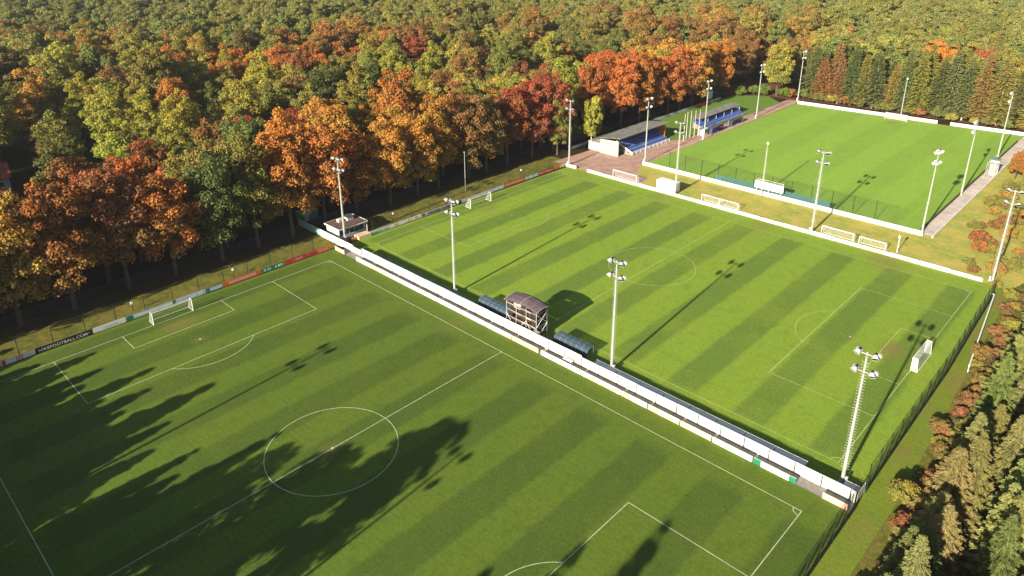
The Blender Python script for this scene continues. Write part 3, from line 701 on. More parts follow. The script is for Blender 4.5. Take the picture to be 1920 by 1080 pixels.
# ------------------------------------------------------------------ grandstand and blue stand of the far pitch
t = thing('grandstand', 'roofed concrete grandstand with blue seats beside the brick path', 'grandstand', (-5.6, 103.4, 0))
GW, GL = 8.6, 26.6
for a, c, hb, hf, m in ((0, .35, 6.3, 4.9, 'concrete'), (GL - .35, GL, 6.3, 4.9, 'brick')):
    MB().face((0, a, 0), (GW - 1.4, a, 0), (GW - 1.4, a, hf), (0, a, hb - 1.8)).face((GW - 1.4, c, 0), (0, c, 0), (0, c, hb - 1.8), (GW - 1.4, c, hf)).face((GW - 1.4, a, 0), (GW - 1.4, c, 0), (GW - 1.4, c, hf), (GW - 1.4, a, hf)).face((0, a, hb - 1.8), (GW - 1.4, a, hf), (GW - 1.4, c, hf), (0, c, hb - 1.8)).face((0, c, 0), (0, a, 0), (0, a, hb - 1.8), (0, c, hb - 1.8)).build('side_wall', m, t)
MB().box(-.3, 0, .36, GL - .36, 0, 4.4).build('back_wall', 'concrete_d', t)
for k in range(5):
    MB().box(3.4 + k * 1.15, 4.54 + k * 1.15, 4.0, GL - .4, 0, 2.9 - k * .55).build('terrace_step', 'concrete_d', t)
MB().box(.05, 5.9, .36, 3.9, 0, 2.2).build('entrance_block', 'dgrey', t)
def seats(parent, rows, y0, y1, step, z0, dx, dz, x0, gap=()):
    me = MB().box(-.2, .2, -.2, .2, 0, .06).box(-.24, -.18, -.2, .2, .05, .5).mesh('seat', 'blueseat')
    for r in range(rows):
        y = y0
        while y < y1:
            if not any(a < y < b for a, b in gap): link('seat', me, parent, (x0 + r * dx, y, z0 - r * dz))
            y += step
seats(t, 5, 5.0, GL - 1.5, .62, 2.95, 1.15, .55, 3.9, [(12.6, 14.0)])
MB().box(9.2, 9.26, 4.0, GL - .4, .05, .9).build('parapet', 'white', t)
for k in range(10): MB().tube((9.5, 4.2 + k * 2.4, 0), (9.5, 4.2 + k * 2.4, 1.1), .05).build('barrier_post', 'white', t)
MB().tube((9.5, 4.2, 1.1), (9.5, 25.8, 1.1), .05).build('barrier_rail', 'white', t)
MB().slab([(3.4, 3.93, 3.5), (3.4, 3.98, 3.5), (9.6, 3.98, .6), (9.6, 3.93, .6)], .01).slab([(3.3, 4.25, 3.7), (9.7, 4.25, .9), (9.7, 4.25, .35), (3.3, 4.25, 3.1)], .12).build('stair_string', 'white', t)
nrib = 9
for k in range(nrib):
    a, c = -.5 + (GL + 1) * k / nrib + .02, -.5 + (GL + 1) * (k + 1) / nrib - .02
    MB().slab([(-1.0, a, 4.75), (GW - 1.0, a, 6.0), (GW - 1.0, c, 6.0), (-1.0, c, 4.75)], .14).build('roof_panel', 'greyroof', t)
MB().box(GW - .995, GW - .88, -.5, GL + .5, 5.7, 6.2).build('fascia', 'concrete', t)
for k in range(3): MB().tube((GW - 5.3, 6 + 7 * k, 0), (GW - 5.3, 6 + 7 * k, 5.2), .08).build('column', 'white', t)

t = thing('annex', 'pale flat annex wall under the birch beside the grandstand', 'building', (-10.6, 104.2, 0))
MB().box(0, 4.6, 0, 6, 0, 2.6).build('wall', 'offwhite', t); MB().box(-.2, 4.8, -.2, 6.2, 2.603, 2.8).build('roof', 'concrete', t); MB().box(1.0, 2.0, -.04, -.003, .05, 2.1).build('door', 'grey', t)
t = thing('seat_stand', 'small open stand with blue seats and grey roof beside the lawn', 'grandstand', (1.0, 149.0, 0))
SL = 30
for k in range(4): MB().box(k * 1.0 + .01, k * 1.0 + .99, 0, SL, 0, 2.0 - k * .45).build('terrace_step', 'concrete_d', t)
seats(t, 4, .5, SL - .3, .66, 2.05, 1.0, .45, .5)
MB().box(-.3, -.05, 0, SL, 0, 3.4).build('back_wall', 'bluegrey', t)
for k in range(10):
    MB().slab([(-1.5, 3 * k + .02, 3.9), (2.3, 3 * k + .02, 3.45), (2.3, 3 * k + 2.98, 3.45), (-1.5, 3 * k + 2.98, 3.9)], .1).build('roof_panel', 'greyroof', t)
for k in range(6): MB().tube((2.1, 5.8 * k + .4, 1.2), (2.1, 5.8 * k + .4, 3.44), .06).build('column', 'white', t)
MB().box(4.2, 4.4, 0, SL, 0, 1.0).build('parapet', 'concrete', t)
for i, y0 in enumerate((146.0, 160.0)):
    t = thing('dugout', 'low bench shelter with blue seats at the far touchline, %s from the flagpoles' % ORD[i], 'dugout', (8.6, y0, 0), 0, 'bench shelters of the far pitch')
    MB().box(0, .15, 0, 8, .05, 2.0).build('back_wall', 'bluegrey', t); MB().slab([(0, 0, 2.03), (1.6, 0, 2.2), (1.6, 8, 2.2), (0, 8, 2.03)], .06).build('roof', 'plum', t)
    for s in (0, 7.9): MB().box(.16, 1.5, s, s + .08, .05, 2.0).build('side_panel', 'polycarb', t)
    seats(t, 1, .6, 7.6, .7, .45, 1, 0, .6)
t = thing('steward_hut', 'small pale hut beside the flagpoles', 'hut', (6.8, 142.2, 0))
MB().box(0, 2.2, 0, 2.6, 0, 2.3).build('wall', 'offwhite', t); MB().box(-.2, 2.4, -.2, 2.8, 2.303, 2.45).build('roof', 'offwhite', t); MB().box(2.203, 2.24, .5, 2.1, 1.0, 1.9).build('window', 'glass', t)
t = thing('notice_sign', 'pale blue notice sign standing in the dark trees behind the lawn', 'sign', (-14.8, 188, 0), R90)
MB().box(-2.0, 2.0, -.05, .05, 1.4, 4.6).build('panel', 'lblue', t)
for x in (-1.6, 1.6): MB().box(x - .07, x + .07, .055, .2, 0, 4.5).build('post', 'galv', t)
panelwall('low_wall', 'low pale wall along the road behind the grandstand', (-14.3, 100), (-14.3, 196), .9, 20, 'grey', .2)
t = thing('red_hoarding', 'dark red hoarding below the blue notice sign', 'hoarding', (-13.6, 176, 0), R90)
MB().box(0, 9, -.05, .05, .05, 1.5).build('panel', 'red', t)
for x in (.5, 4.5, 8.5): MB().box(x, x + .1, .055, .15, 0, 1.4).build('post', 'galv', t)

t = thing('stair_tower', 'grey scaffold stair tower on the right side of the far pitch', 'tower', (89.4, 157.4, 0)); t.scale = (.85, .9, .9)
for x in (0, 2.4):
    for y in (0, 2.6, 5.2): MB().tube((x, y, 0), (x, y, 5.4), .06).build('upright', 'galv', t)
for k in range(12): MB().box(.1, 2.3, .2 + k * .4, .5 + k * .4, .3 + k * .36, .36 + k * .36).build('tread', 'galv', t)
MB().box(-.1, 2.5, 3.6, 5.4, 4.4, 4.48).build('platform', 'grey', t)
for x in (-.06, 2.46): MB().slab([(x, 0, .3), (x, 5.2, 5.2), (x, 5.2, 4.5), (x, 0, 0)], .03).build('side_panel', 'offwhite', t)
MB().box(-.1, 2.5, 5.25, 5.32, 0, 5.6).build('back_panel', 'offwhite', t); MB().box(-.3, 2.7, 3.4, 5.6, 5.62, 5.72).build('roof', 'bluegrey', t)

# ------------------------------------------------------------------ house in the woods
t = thing('house', 'cream house with red tiled roof at the left photo edge', 'house', (-114.5, -45.5, 0), math.radians(-8))
MB().box(0, 9, 0, 12, 0, 3.6).build('wall', 'offwhite', t)
mb = MB(); mb.slab([(-.6, -.6, 3.45), (-.6, 12.6, 3.45), (4.5, 12.6, 6.6), (4.5, -.6, 6.6)], -.18); mb.slab([(9.6, 12.6, 3.45), (9.6, -.6, 3.45), (4.5, -.6, 6.6), (4.5, 12.6, 6.6)], -.18)
rf = mb.build('roof', 'tile', t); MB().box(3.2, 4.0, 3, 3.8, 5.5, 7.6).build('chimney', 'brick', rf)
for s, y in ((0, 0), (1, 12)): MB().face((0, y, 3.6), (9, y, 3.6), (4.5, y, 6.4)).build('gable', 'offwhite', t)
for y in (2, 5.5, 9): MB().box(9.003, 9.06, y, y + 1.4, 1.0, 2.4).build('window', 'glass', t)
for x in (1.5, 5.5): MB().box(x, x + 1.6, -.06, -.003, 1.0, 2.4).build('window', 'glass', t)
for i, (x, y) in enumerate(((-8.4, -38), (-7.9, -18), (-8.6, 24), (-8.4, 70))):
    t = thing('marker_post', ('white-topped marker post in the verge, %s from the left' % ORD[i]), 'post', (x, y, 0), 0, 'verge marker posts')
    MB().tube((0, 0, 0), (0, 0, 1.5), .06).build('shaft', 'darkgreen', t); MB().box(-.18, .18, -.18, .18, 1.5, 1.9).build('cap', 'white', t)
t = thing('bench_table', 'white picnic table beside the low boards at the centre', 'table', (63.0, 5.2, .05))
MB().box(-.9, .9, -.35, .35, .70, .75).build('top', 'white', t); MB().box(-.9, .9, -.62, -.4, .42, .46).build('seat', 'white', t); MB().box(-.8, -.72, -.5, .4, 0, .7).box(.72, .8, -.5, .4, 0, .7).build('leg', 'galv', t)

# ------------------------------------------------------------------ foliage
RNG = np.random.default_rng(11)
def unit(v): return v / np.maximum(1e-9, np.linalg.norm(v, axis=-1, keepdims=True))
def quads_mesh(name, c, u, v, var, mat):
    """one quad per row: centre c, half axes u and v, colour variation var (n,2)"""
    n = len(c); P = np.empty((n, 4, 3), np.float32)
    P[:, 0] = c - u - v; P[:, 1] = c + u - v * .6; P[:, 2] = c + u * .8 + v; P[:, 3] = c - u * .7 + v
    me = bpy.data.meshes.new(name); me.vertices.add(n * 4); me.vertices.foreach_set('co', P.ravel())
    me.loops.add(n * 4); me.loops.foreach_set('vertex_index', np.arange(n * 4, dtype=np.int32))
    me.polygons.add(n); me.polygons.foreach_set('loop_start', np.arange(0, n * 4, 4, dtype=np.int32))
    a = me.attributes.new('leafvar', 'FLOAT_COLOR', 'FACE')
    col = np.zeros((n, 4), np.float32); col[:, 0] = var[:, 0]; col[:, 1] = var[:, 1]; col[:, 3] = 1
    a.data.foreach_set('color', col.ravel()); me.materials.append(M[mat]); me.update(); me.validate()
    return me
def lobed_crown(name, centre, radii, nlobe, rl, nleaf, size, mat, seed, low=-.75, droop=0.0, flat=1.0, fill=.35):
    """broadleaf crown: many leafy lobes spread over and through an ellipsoid"""
    r = np.random.default_rng(seed); L = []; tries = 0
    cz = np.array(centre); rad = np.array(radii)
    while len(L) < nlobe and tries < 4000:
        tries += 1
        d = unit(r.normal(size=3)); d[2] = d[2] if d[2] > low else -d[2] * .3
        k = r.uniform(.55, 1.06) if r.random() > fill else r.uniform(.15, .6)
        p = cz + d * rad * k * r.uniform(.85, 1.08); q = r.uniform(*rl)
        if all(np.linalg.norm(p - a) > .55 * (q + b) for a, b in L): L.append((p, q))
    A = np.array([a for a, b in L]); B = np.array([b for a, b in L]); nl = len(L)
    w = B ** 2; idx = r.choice(nl, size=int(nleaf * 1.5), p=w / w.sum())
    d = unit(r.normal(size=(len(idx), 3))); d[:, 2] = np.where(d[:, 2] < -.35, -d[:, 2], d[:, 2])
    # bumpy lobe surface
    bump = 1 + .16 * np.sin(d[:, 0] * 7 + idx) * np.sin(d[:, 1] * 6 + 2 * idx) + r.normal(size=len(idx)) * .09
    rr = np.where(r.random(len(idx)) < .8, r.uniform(.82, 1.05, len(idx)), r.uniform(.3, .85, len(idx))) * bump
    c = A[idx] + d * (B[idx] * rr)[:, None] * np.array([1, 1, flat])
    inside = np.zeros(len(c), bool)
    for j in range(nl): inside |= (np.linalg.norm((c - A[j]) / np.array([1, 1, flat]), axis=1) < .72 * B[j]) & (idx != j)
    k = np.where(~inside)[0][:nleaf]; c, d, idx = c[k], d[k], idx[k]; n = len(k)
    nn = unit(d * .75 + r.normal(size=(n, 3)) * .55 + np.array([0, 0, .15]))
    t = unit(np.cross(nn, r.normal(size=(n, 3)))); b = np.cross(nn, t)
    s = size * r.uniform(.55, 1.35, n)[:, None]
    lobv = r.uniform(.25, .75, nl); lobh = r.uniform(.15, .85, nl)
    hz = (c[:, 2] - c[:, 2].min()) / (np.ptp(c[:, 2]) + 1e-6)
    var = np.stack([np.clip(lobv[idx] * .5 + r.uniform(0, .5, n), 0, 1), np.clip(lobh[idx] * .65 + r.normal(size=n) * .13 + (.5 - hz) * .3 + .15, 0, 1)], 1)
    if droop: c[:, 2] -= droop * r.random(n) * 1.5
    return quads_mesh(name, c, t * s * .5, b * s * (.42 + droop), var, mat)
def whorl_crown(name, H, z0, R, nwh, nbr, nsp, size, mat, seed, droop=.35, power=.9, tipup=.0, widen=1.0):
    """conifer crown: tiers of branches carrying drooping sprays"""
    r = np.random.default_rng(seed); Cc, U, V, VA = [], [], [], []
    for i in range(nwh):
        f = (i + r.uniform(0, .7)) / nwh; z = z0 + (H - z0) * f; rad = R * (1 - f) ** power * r.uniform(.82, 1.12) + .12
        for j in range(nbr):
            a = 2 * math.pi * (j + r.uniform(-.3, .3)) / nbr + i * 1.9; L = rad * r.uniform(.7, 1.15)
            n = max(4, int(nsp * (L / R) ** .8)); t = np.sqrt(r.uniform(.03, 1, n)) ** 1.1
            ca, sa = math.cos(a), math.sin(a)
            side = r.normal(size=n) * .17 * L * (1.15 - t) * widen + r.normal(size=n) * .10
            x = t * L; zz = z - droop * L * t ** 1.6 + tipup * L * t ** 4 + r.normal(size=n) * .07 - np.abs(side) * .25
            c = np.stack([x * ca - side * sa, x * sa + side * ca, zz], 1)
            out = np.stack([ca + 0 * t - np.sign(side) * sa * .7 * np.minimum(1, np.abs(side) * 3), sa + 0 * t + np.sign(side) * ca * .7 * np.minimum(1, np.abs(side) * 3), -droop * 1.1 * t + r.normal(size=n) * .25], 1)
            u = unit(out); up = unit(np.array([0, 0, 1.0]) + r.normal(size=(n, 3)) * .45); v = unit(np.cross(u, up))
            s = size * r.uniform(.6, 1.3, n)[:, None]
            Cc.append(c); U.append(u * s * 1.25); V.append(v * s * .25)
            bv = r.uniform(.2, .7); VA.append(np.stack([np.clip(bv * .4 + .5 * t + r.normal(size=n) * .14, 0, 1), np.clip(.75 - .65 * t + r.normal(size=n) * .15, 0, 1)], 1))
    return quads_mesh(name, np.concatenate(Cc), np.concatenate(U), np.concatenate(V), np.concatenate(VA), mat)
def trunk_mesh(name, H, r0, limbs, seed, mat='trunk', spread=3.5, zl=.35):
    r = random.Random(seed); mb = MB(); p = Vector((0, 0, -.1)); n = 4; pts = [p]
    for i in range(n): pts.append(Vector((r.uniform(-.25, .25) * (i + 1) * .5, r.uniform(-.25, .25) * (i + 1) * .5, H * (i + 1) / n)))
    for i in range(n): mb.tube(pts[i], pts[i + 1], r0 * (1 - .75 * i / n) * (1.25 if i == 0 else 1), r0 * (1 - .75 * (i + 1) / n), 8, i in (0, n - 1))
    for k in range(limbs):
        f = zl + (.9 - zl) * k / max(1, limbs); a = r.uniform(0, 6.28); b = Vector((0, 0, H * f)).lerp(pts[min(n, int(f * n) + 1)], .5); b.z = H * f
        e = b + Vector((math.cos(a) * spread * (1.2 - f), math.sin(a) * spread * (1.2 - f), H * .13)); mb.tube(b, e, r0 * .4 * (1.1 - f), r0 * .08, 5)
    return mb.mesh(name, mat)

CROWN = {}; TRUNK = {}
def add(kind, crowns, trunks): CROWN[kind] = crowns; TRUNK[kind] = trunks
# broad oak (unit tree: 24 m tall, crown about 12 m across)
add('oak', [lobed_crown('oak_crown_%d' % i, (0, 0, 12.6), (5.7, 5.7, 9.7), 105, (.85, 1.95), 19000, .36, 'leaf', 20 + i) for i in range(5)],
    [trunk_mesh('oak_trunk_%d' % i, 20, .42, 7, i) for i in range(2)])
add('leafy', [lobed_crown('leafy_crown_%d' % i, (0, 0, 11.4), (4.5, 4.5, 9.7), 90, (.65, 1.6), 15000, .31, 'leaf', 40 + i) for i in range(4)],
    [trunk_mesh('leafy_trunk', 18, .32, 6, 5)])
add('birch', [lobed_crown('birch_crown_%d' % i, (0, 0, 10.2), (2.7, 2.7, 6.4), 34, (.7, 1.35), 8000, .34, 'leaf', 60 + i, droop=.35, low=-.95) for i in range(2)],
    [trunk_mesh('birch_trunk', 14, .2, 6, 8, 'birchbark', 2.0)])
add('pine', [lobed_crown('pine_crown_%d' % i, (0, 0, 15.0), (3.3, 3.3, 5.0), 24, (1.0, 1.8), 5200, .42, 'needle', 80 + i, flat=.75, low=-.5) for i in range(4)],
    [trunk_mesh('pine_trunk', 16, .24, 5, 11, 'trunk', 2.5, .6)])
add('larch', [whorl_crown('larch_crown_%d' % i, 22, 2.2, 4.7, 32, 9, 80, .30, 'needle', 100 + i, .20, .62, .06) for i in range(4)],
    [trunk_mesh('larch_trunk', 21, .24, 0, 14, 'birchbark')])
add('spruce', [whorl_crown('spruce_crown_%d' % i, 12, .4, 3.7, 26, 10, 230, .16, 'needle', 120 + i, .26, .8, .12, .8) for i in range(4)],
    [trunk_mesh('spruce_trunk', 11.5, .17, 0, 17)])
add('shrub', [lobed_crown('shrub_crown_%d' % i, (0, 0, 1.2), (1.6, 1.6, 1.3), 16, (.4, .85), 3600, .19, 'leaf', 140 + i, low=-.3) for i in range(3)],
    [trunk_mesh('shrub_stem', 1.5, .07, 4, 20, 'trunk', .9, .1)])
PAL = dict(orange=(.45, .175, .045), redorange=(.41, .125, .045), red=(.31, .075, .048), darkred=(.17, .055, .042), maroon=(.105, .038, .034), rust=(.29, .115, .05),
           gold=(.42, .235, .052), yellow=(.50, .37, .06), yg=(.31, .29, .058), olive=(.225, .21, .055), green=(.135, .165, .05), dgreen=(.07, .095, .036),
           brown=(.24, .135, .055), pale=(.45, .36, .19), needle=(.12, .145, .05), straw=(.195, .20, .07))
WORD = dict(orange='orange', redorange='red-orange', red='red', darkred='dark red', maroon='maroon', rust='rust-brown', gold='golden', yellow='yellow', yg='yellow-green', olive='olive', green='green', dgreen='dark green', brown='brown', pale='pale beige', needle='olive-green', straw='straw-coloured')
def jitcol(c, r, a=.18):
    b = PAL[c]; k = 1 + r.uniform(-a, a); return tuple(max(.004, x * k * (1 + r.uniform(-a, a) * .6)) for x in b)
NAMES = dict(oak='oak_tree', leafy='broadleaf_tree', birch='birch_tree', pine='pine_tree', larch='larch_tree', spruce='spruce_tree', shrub='shrub')
CATS = dict(oak='tree', leafy='tree', birch='tree', pine='tree', larch='tree', spruce='tree', shrub='shrub')
TR = random.Random(5)
def tree(kind, x, y, s, col, label, group, sz=None, rgbcol=None):
    t = thing(NAMES[kind], label, CATS[kind], (x, y, 0), TR.uniform(0, 6.28), group)
    sz = sz or s; t.scale = (s, s, sz)
    link('stem' if kind == 'shrub' else 'trunk', TR.choice(TRUNK[kind]), t)
    c = link('crown', TR.choice(CROWN[kind]), t); c.color = (*(rgbcol or jitcol(col, TR)), 1)
    return t

ANCH = [(-409,54,'dgreen'),(-344,75,'green'),(-284,96,'green'),(-278,134,'yg'),(-273,173,'olive'),(-234,208,'yg'),(-210,248,'green'),(-175,259,'yg'),(-151,280,'olive'),(-111,334,'olive'),(-57,364,'green'),(-2,378,'olive'),(25,473,'olive'),(0,295,'olive'),(-254,13,'olive'),(-255,33,'redorange'),(-270,9,'orange'),(-226,48,'orange'),(-189,43,'yg'),(-265,85,'green'),(-212,82,'dgreen'),(-217,101,'green'),(-191,69,'maroon'),(-155,66,'orange'),(-173,49,'orange'),(-151,78,'orange'),(-162,116,'redorange'),(-161,128,'orange'),(-153,147,'darkred'),(-126,128,'red'),(-116,137,'pale'),(-98,117,'yg'),(-148,188,'redorange'),(-84,139,'darkred'),(-103,180,'orange'),(-86,174,'green'),(-132,246,'red'),(-108,238,'gold'),(-66,192,'green'),(-95,250,'redorange'),(-101,290,'olive'),(-56,223,'red'),(-128,158,'brown'),(-146,218,'redorange'),(-203,168,'green'),(-201,115,'green'),(-206,137,'olive'),(-201,-8,'maroon'),(-186,-1,'dgreen'),(-165,-2,'green'),(-170,7,'yg'),(-147,8,'brown'),(-156,-12,'olive'),(-133,21,'orange'),(-111,13,'orange'),(-128,8,'yg'),(-89,19,'brown'),(-108,21,'green'),(-94,34,'yg'),(-115,37,'olive'),(-103,48,'green'),(-115,64,'green'),(-118,75,'rust'),(-94,89,'pale'),(-122,87,'orange'),(-80,69,'dgreen'),(-65,41,'yg'),(-114,50,'olive'),(-71,35,'darkred'),(-143,-22,'gold'),(-105,-31,'olive'),(-89,-30,'olive'),(-85,-20,'brown'),(-59,-22,'green'),(-103,-4,'yg'),(-72,-21,'yg'),(-51,-9,'rust'),(-54,2,'yellow'),(-81,-1,'yg'),(-68,-11,'green'),(-38,-8,'olive'),(-41,1,'olive'),(-42,13,'redorange'),(-62,17,'red'),(-17,5,'orange'),(-25,16,'orange'),(-9,-2,'gold'),(-7,10,'rust'),(-41,53,'orange'),(-32,37,'gold'),(-19,41,'gold'),(-10,24,'gold'),(-61,54,'orange'),(-44,70,'yg'),(-65,95,'yg'),(-65,109,'yellow'),(-15,60,'brown'),(-29,83,'gold'),(-4,62,'brown'),(-51,122,'darkred'),(-16,86,'red'),(-30,115,'yg'),(-7,93,'olive'),(-26,131,'redorange'),(-31,154,'redorange'),(-7,136,'orange'),(-29,188,'gold'),(-26,209,'redorange'),(-52,249,'red'),(-59,243,'red'),(-10,206,'orange'),(-28,247,'red'),(-27,271,'orange'),(-8,288,'redorange'),(-25,298,'gold'),(-51,275,'orange'),(-26,-40,'rust'),(-25,-47,'rust'),(-42,-46,'rust'),(-9,-54,'gold'),(-9,-39,'rust'),(-20,-26,'redorange'),(-5,-28,'rust'),(-1,-50,'gold'),(-8,-44,'rust'),(-14,-17,'dgreen'),(-21,-9,'olive'),(-27,-14,'dgreen'),(-64,-39,'yg'),(49,267,'orange'),(58,267,'red'),(34,262,'olive'),(22,234,'olive'),(16,197,'green'),(81,217,'green')]
AX = np.array([(a[0], a[1]) for a in ANCH], float)
def colour_at(x, y, r):
    d = np.hypot(AX[:, 0] - x, AX[:, 1] - y) * (1 + .25 * np.array([r.random() for _ in ANCH]))
    k = int(np.argmin(d)); c = ANCH[k][2]
    if ANCH[k][1] > 255 and d[k] > 14 and x > 20: c = 'olive'
    q = .48 if x < -55 or y > 225 else (.25 if x < -30 else .08)
    if r.random() < q: c = r.choice(['yg', 'olive', 'olive', 'green', 'brown' if x > -120 and y < 200 else 'yg'])
    return c
# rows of the wood west of the pitches: row 0 lines the road
R3 = random.Random(23); cand = []
def in_view(x, y, z=14, m=110):
    d = Vector((x, y, z)) - CAM; de = d.dot(f_)
    if de < 5: return False
    u = 960 + 1369.5 * d.dot(r_) / de; v = 380 - 1369.5 * d.dot(u_) / de
    return -m * 1.2 < u < 1920 + m and -70 < v < 1200
def shades_view(x, y):
    return x > -150 and -125 < y < -40 and x < -15
def clearing(x, y):
    if -124 < x < -96 and -52 < y < -24: return True
    if ((x + 76) / 30) ** 2 + ((y + 45) / 6.5) ** 2 < 1: return True          # round the house
    return ((x + 176) / 26) ** 2 + ((y - 12) / 9) ** 2 < 1 or ((x + 92) / 15) ** 2 + ((y + 17) / 6) ** 2 < 1
row = 0; x = -17.6
while x > -900:
    sp = 9.3 if row == 0 else (11.2 if row < 12 else (9.0 if row < 22 else 7.6))
    y = -128 + R3.uniform(0, sp); i = 0
    while y < 980:
        jx, jy = (R3.uniform(-1.1, 1.1), R3.uniform(-1.4, 1.4)) if row == 0 else (R3.uniform(-3.6, 3.6), R3.uniform(-3.6, 3.6))
        px, py = x + jx, y + jy
        iv = in_view(px, py); ok = (iv or shades_view(px, py)) and not clearing(px, py)
        if row > 0 and R3.random() < (.2 if row < 14 else .1): ok = False
        if row == 0 and not (-125 < py < 200): ok = False
        if row == 0 and 98 < py < 122: ok = False
        if ok: cand.append((row, px, py, iv))
        y += sp
    row += 1; x -= 9.0 if row == 1 else (10.0 if row < 12 else (8.4 if row < 22 else 7.4))
def dist(c): return (Vector((c[1], c[2], 15)) - CAM).length
cand.sort(key=lambda c: (not c[3], dist(c)))
near, far = [c[:3] for c in cand[:262]], [c[:3] for c in cand[262:]]
byrow = {}
for c in near: byrow.setdefault(c[0], []).append(c)
def kind_for(col, r, x, y):
    if col in ('green', 'olive', 'dgreen') and (x < -190 or y > 235): return 'pine'
    if col in ('orange', 'redorange', 'red', 'rust', 'darkred', 'gold', 'maroon', 'brown'): return 'oak' if r.random() < .8 else 'leafy'
    if col == 'pale': return 'birch'
    return 'leafy' if r.random() < .7 else 'oak'
for rw, L in byrow.items():
    L.sort(key=lambda c: c[2])
    for i, (_, px, py) in enumerate(L):
        col = colour_at(px, py, R3); k = kind_for(col, R3, px, py); s = R3.uniform(.90, 1.10) if rw < 2 else R3.choice([R3.uniform(.65, .9), R3.uniform(.95, 1.35), R3.uniform(.9, 1.15)])
        if k == 'leafy': s *= 1.12
        lab = '%s %s, %s from the left in the %s' % (WORD[col], {'oak': 'oak', 'leafy': 'broadleaf tree', 'birch': 'birch', 'pine': 'pine'}[k], ordw(i), 'row lining the road' if rw == 0 else '%s row past the road' % ordw(rw - 1))
        tree(k, px, py, s, col, lab, 'trees of the wood beyond the road', s * (1.06 if rw < 2 else R3.uniform(.72, .98)))
# trees on the far side, behind the far pitch
tree('oak', -.2, 217.0, .95, 'yg', 'lone yellow-green tree with a pale trunk at the far pitch corner', None, 1.0)
bk = 0; rows_b = []
for rw in range(3):
    x = 12.5 + rw * 1.5
    while x < 128:
        rows_b.append((rw, x + R3.uniform(-1, 1), 220.5 + rw * 5.5 + (x - 12) * .06 + R3.uniform(-1.2, 1.2))); x += 5.0
cnt = {}
for rw, x, y in rows_b:
    cnt[rw] = cnt.get(rw, 0) + 1
    col = R3.choice(['needle', 'needle', 'olive', 'olive', 'green', 'needle', 'olive', 'brown']) if rw < 2 else R3.choice(['olive', 'yg', 'needle'])
    tree('larch', x, y, R3.uniform(.9, 1.15), col, '%s conifer, %s from the left in the %s row behind the far pitch' % (WORD[col], ordw(cnt[rw] - 1), ordw(rw)), 'conifers behind the far pitch', R3.uniform(.74, 1.14))
for i, (x, y, c) in enumerate([(-64, -47, 'maroon'), (-70, -42, 'rust'), (-78, -46, 'darkred'), (-84, -41, 'rust'), (-60, -42, 'redorange'), (-90, -46, 'maroon')]):
    tree('oak', x, y, .30, c, '%s small tree in front of the house, %s from the road' % (WORD[c], ordw([0, 2, 3, 4, 1, 5][i])), 'small trees in front of the house')
tree('oak', 49, 252, 1.0, 'orange', 'single orange oak showing above the conifers behind the far pitch', None)
tree('oak', 60, 254, 1.0, 'red', 'single red oak showing above the conifers behind the far pitch', None)
for i, (x, y) in enumerate([(-9.7, 104.1), (-11.8, 108.5)]):
    tree('birch', x, y, 1.05 - .12 * i, 'gold' if i else 'yg', 'yellow birch leaning over the grandstand' if i == 0 else 'smaller golden birch just behind the one by the grandstand', None)
for i, (x, y, k, c, s) in enumerate([(-13.5, 92, 'leafy', 'olive', .8), (-15, 100, 'leafy', 'dgreen', .75)]):
    tree(k, x, y, s, c, ['olive broadleaf tree left of the birch', 'dark green broadleaf tree behind the birch'][i], None)
# conifers on the right
sp_i = 0; R4 = random.Random(77)
sprows = []
for rw, x0 in enumerate((119.8, 124.2, 128.8, 133.6)):
    y = -34 + rw * 1.3
    while y < 92:
        xx = x0 - max(0, (y - 40)) * .07 + R4.uniform(-1.6, 1.6); sprows.append((rw, xx, y + R4.uniform(-1.5, 1.5))); y += 4.2
spc = {}
for rw, x, y in sprows:
    if not in_view(x, y, 6, 160) and y > -8: continue
    spc[rw] = spc.get(rw, 0) + 1
    tree('spruce', x, y, R4.uniform(.75, 1.15), 'needle', 'straw-green spruce, %s from the near end in the %s row right of the pitches' % (ordw(spc[rw] - 1), ordw(rw)), 'spruces along the right edge', R4.uniform(.75, 1.3), jitcol(R4.choice(['straw', 'straw', 'needle', 'straw']), R4))
# shrubs beside the grass strip and in the meadow
shr = [(114.6, 5.0, 'red', 1.3), (115.6, 8, 'red', 1.3), (116.6, -1, 'brown', 1.2), (116.2, -6, 'olive', 1.4), (117, 2.5, 'rust', 1.1), (115.8, 11.5, 'maroon', 1.3), (114.9, 15.5, 'red', 1.3), (115.6, 19, 'maroon', 1.1), (114, 22, 'brown', 1.1),
       (113.9, 27, 'yg', 1.0), (114.8, 30, 'green', 1.3), (113.4, 33.5, 'pink', 1.0), (113.6, 37, 'pink', 1.25), (114.6, 40, 'rust', 1.2), (114.9, 45, 'olive', 1.0), (112.9, 55, 'pink', .9), (112.6, 60, 'rust', .9), (112.2, 69, 'brown', .9), (111.6, 76, 'gold', .8),
       (101.4, 101, 'redorange', 1.5), (99.6, 106.5, 'red', 1.5), (103.4, 104.5, 'rust', 1.2), (100.8, 118, 'rust', 1.3), (101.8, 122.5, 'red', 1.3), (98.0, 128, 'gold', 1.2), (97.2, 114, 'olive', 1.2), (96.5, 134, 'olive', 1.4), (104.5, 113, 'gold', 1.4), (105.8, 97, 'yg', 1.2), (106.6, 91, 'gold', 1.3), (107.9, 84, 'yg', .8), (108.5, 95.5, 'olive', 1.2), (104.8, 127, 'gold', 1.6), (102.0, 133, 'olive', 1.5), (98.6, 142, 'gold', 1.4), (97, 150, 'olive', 1.5), (105, 140, 'gold', 1.8), (100.5, 108.0, 'olive', 1.0), (109.5, 103, 'gold', 1.6), (110.5, 111, 'olive', 1.8)]
R5 = random.Random(3); extra = []
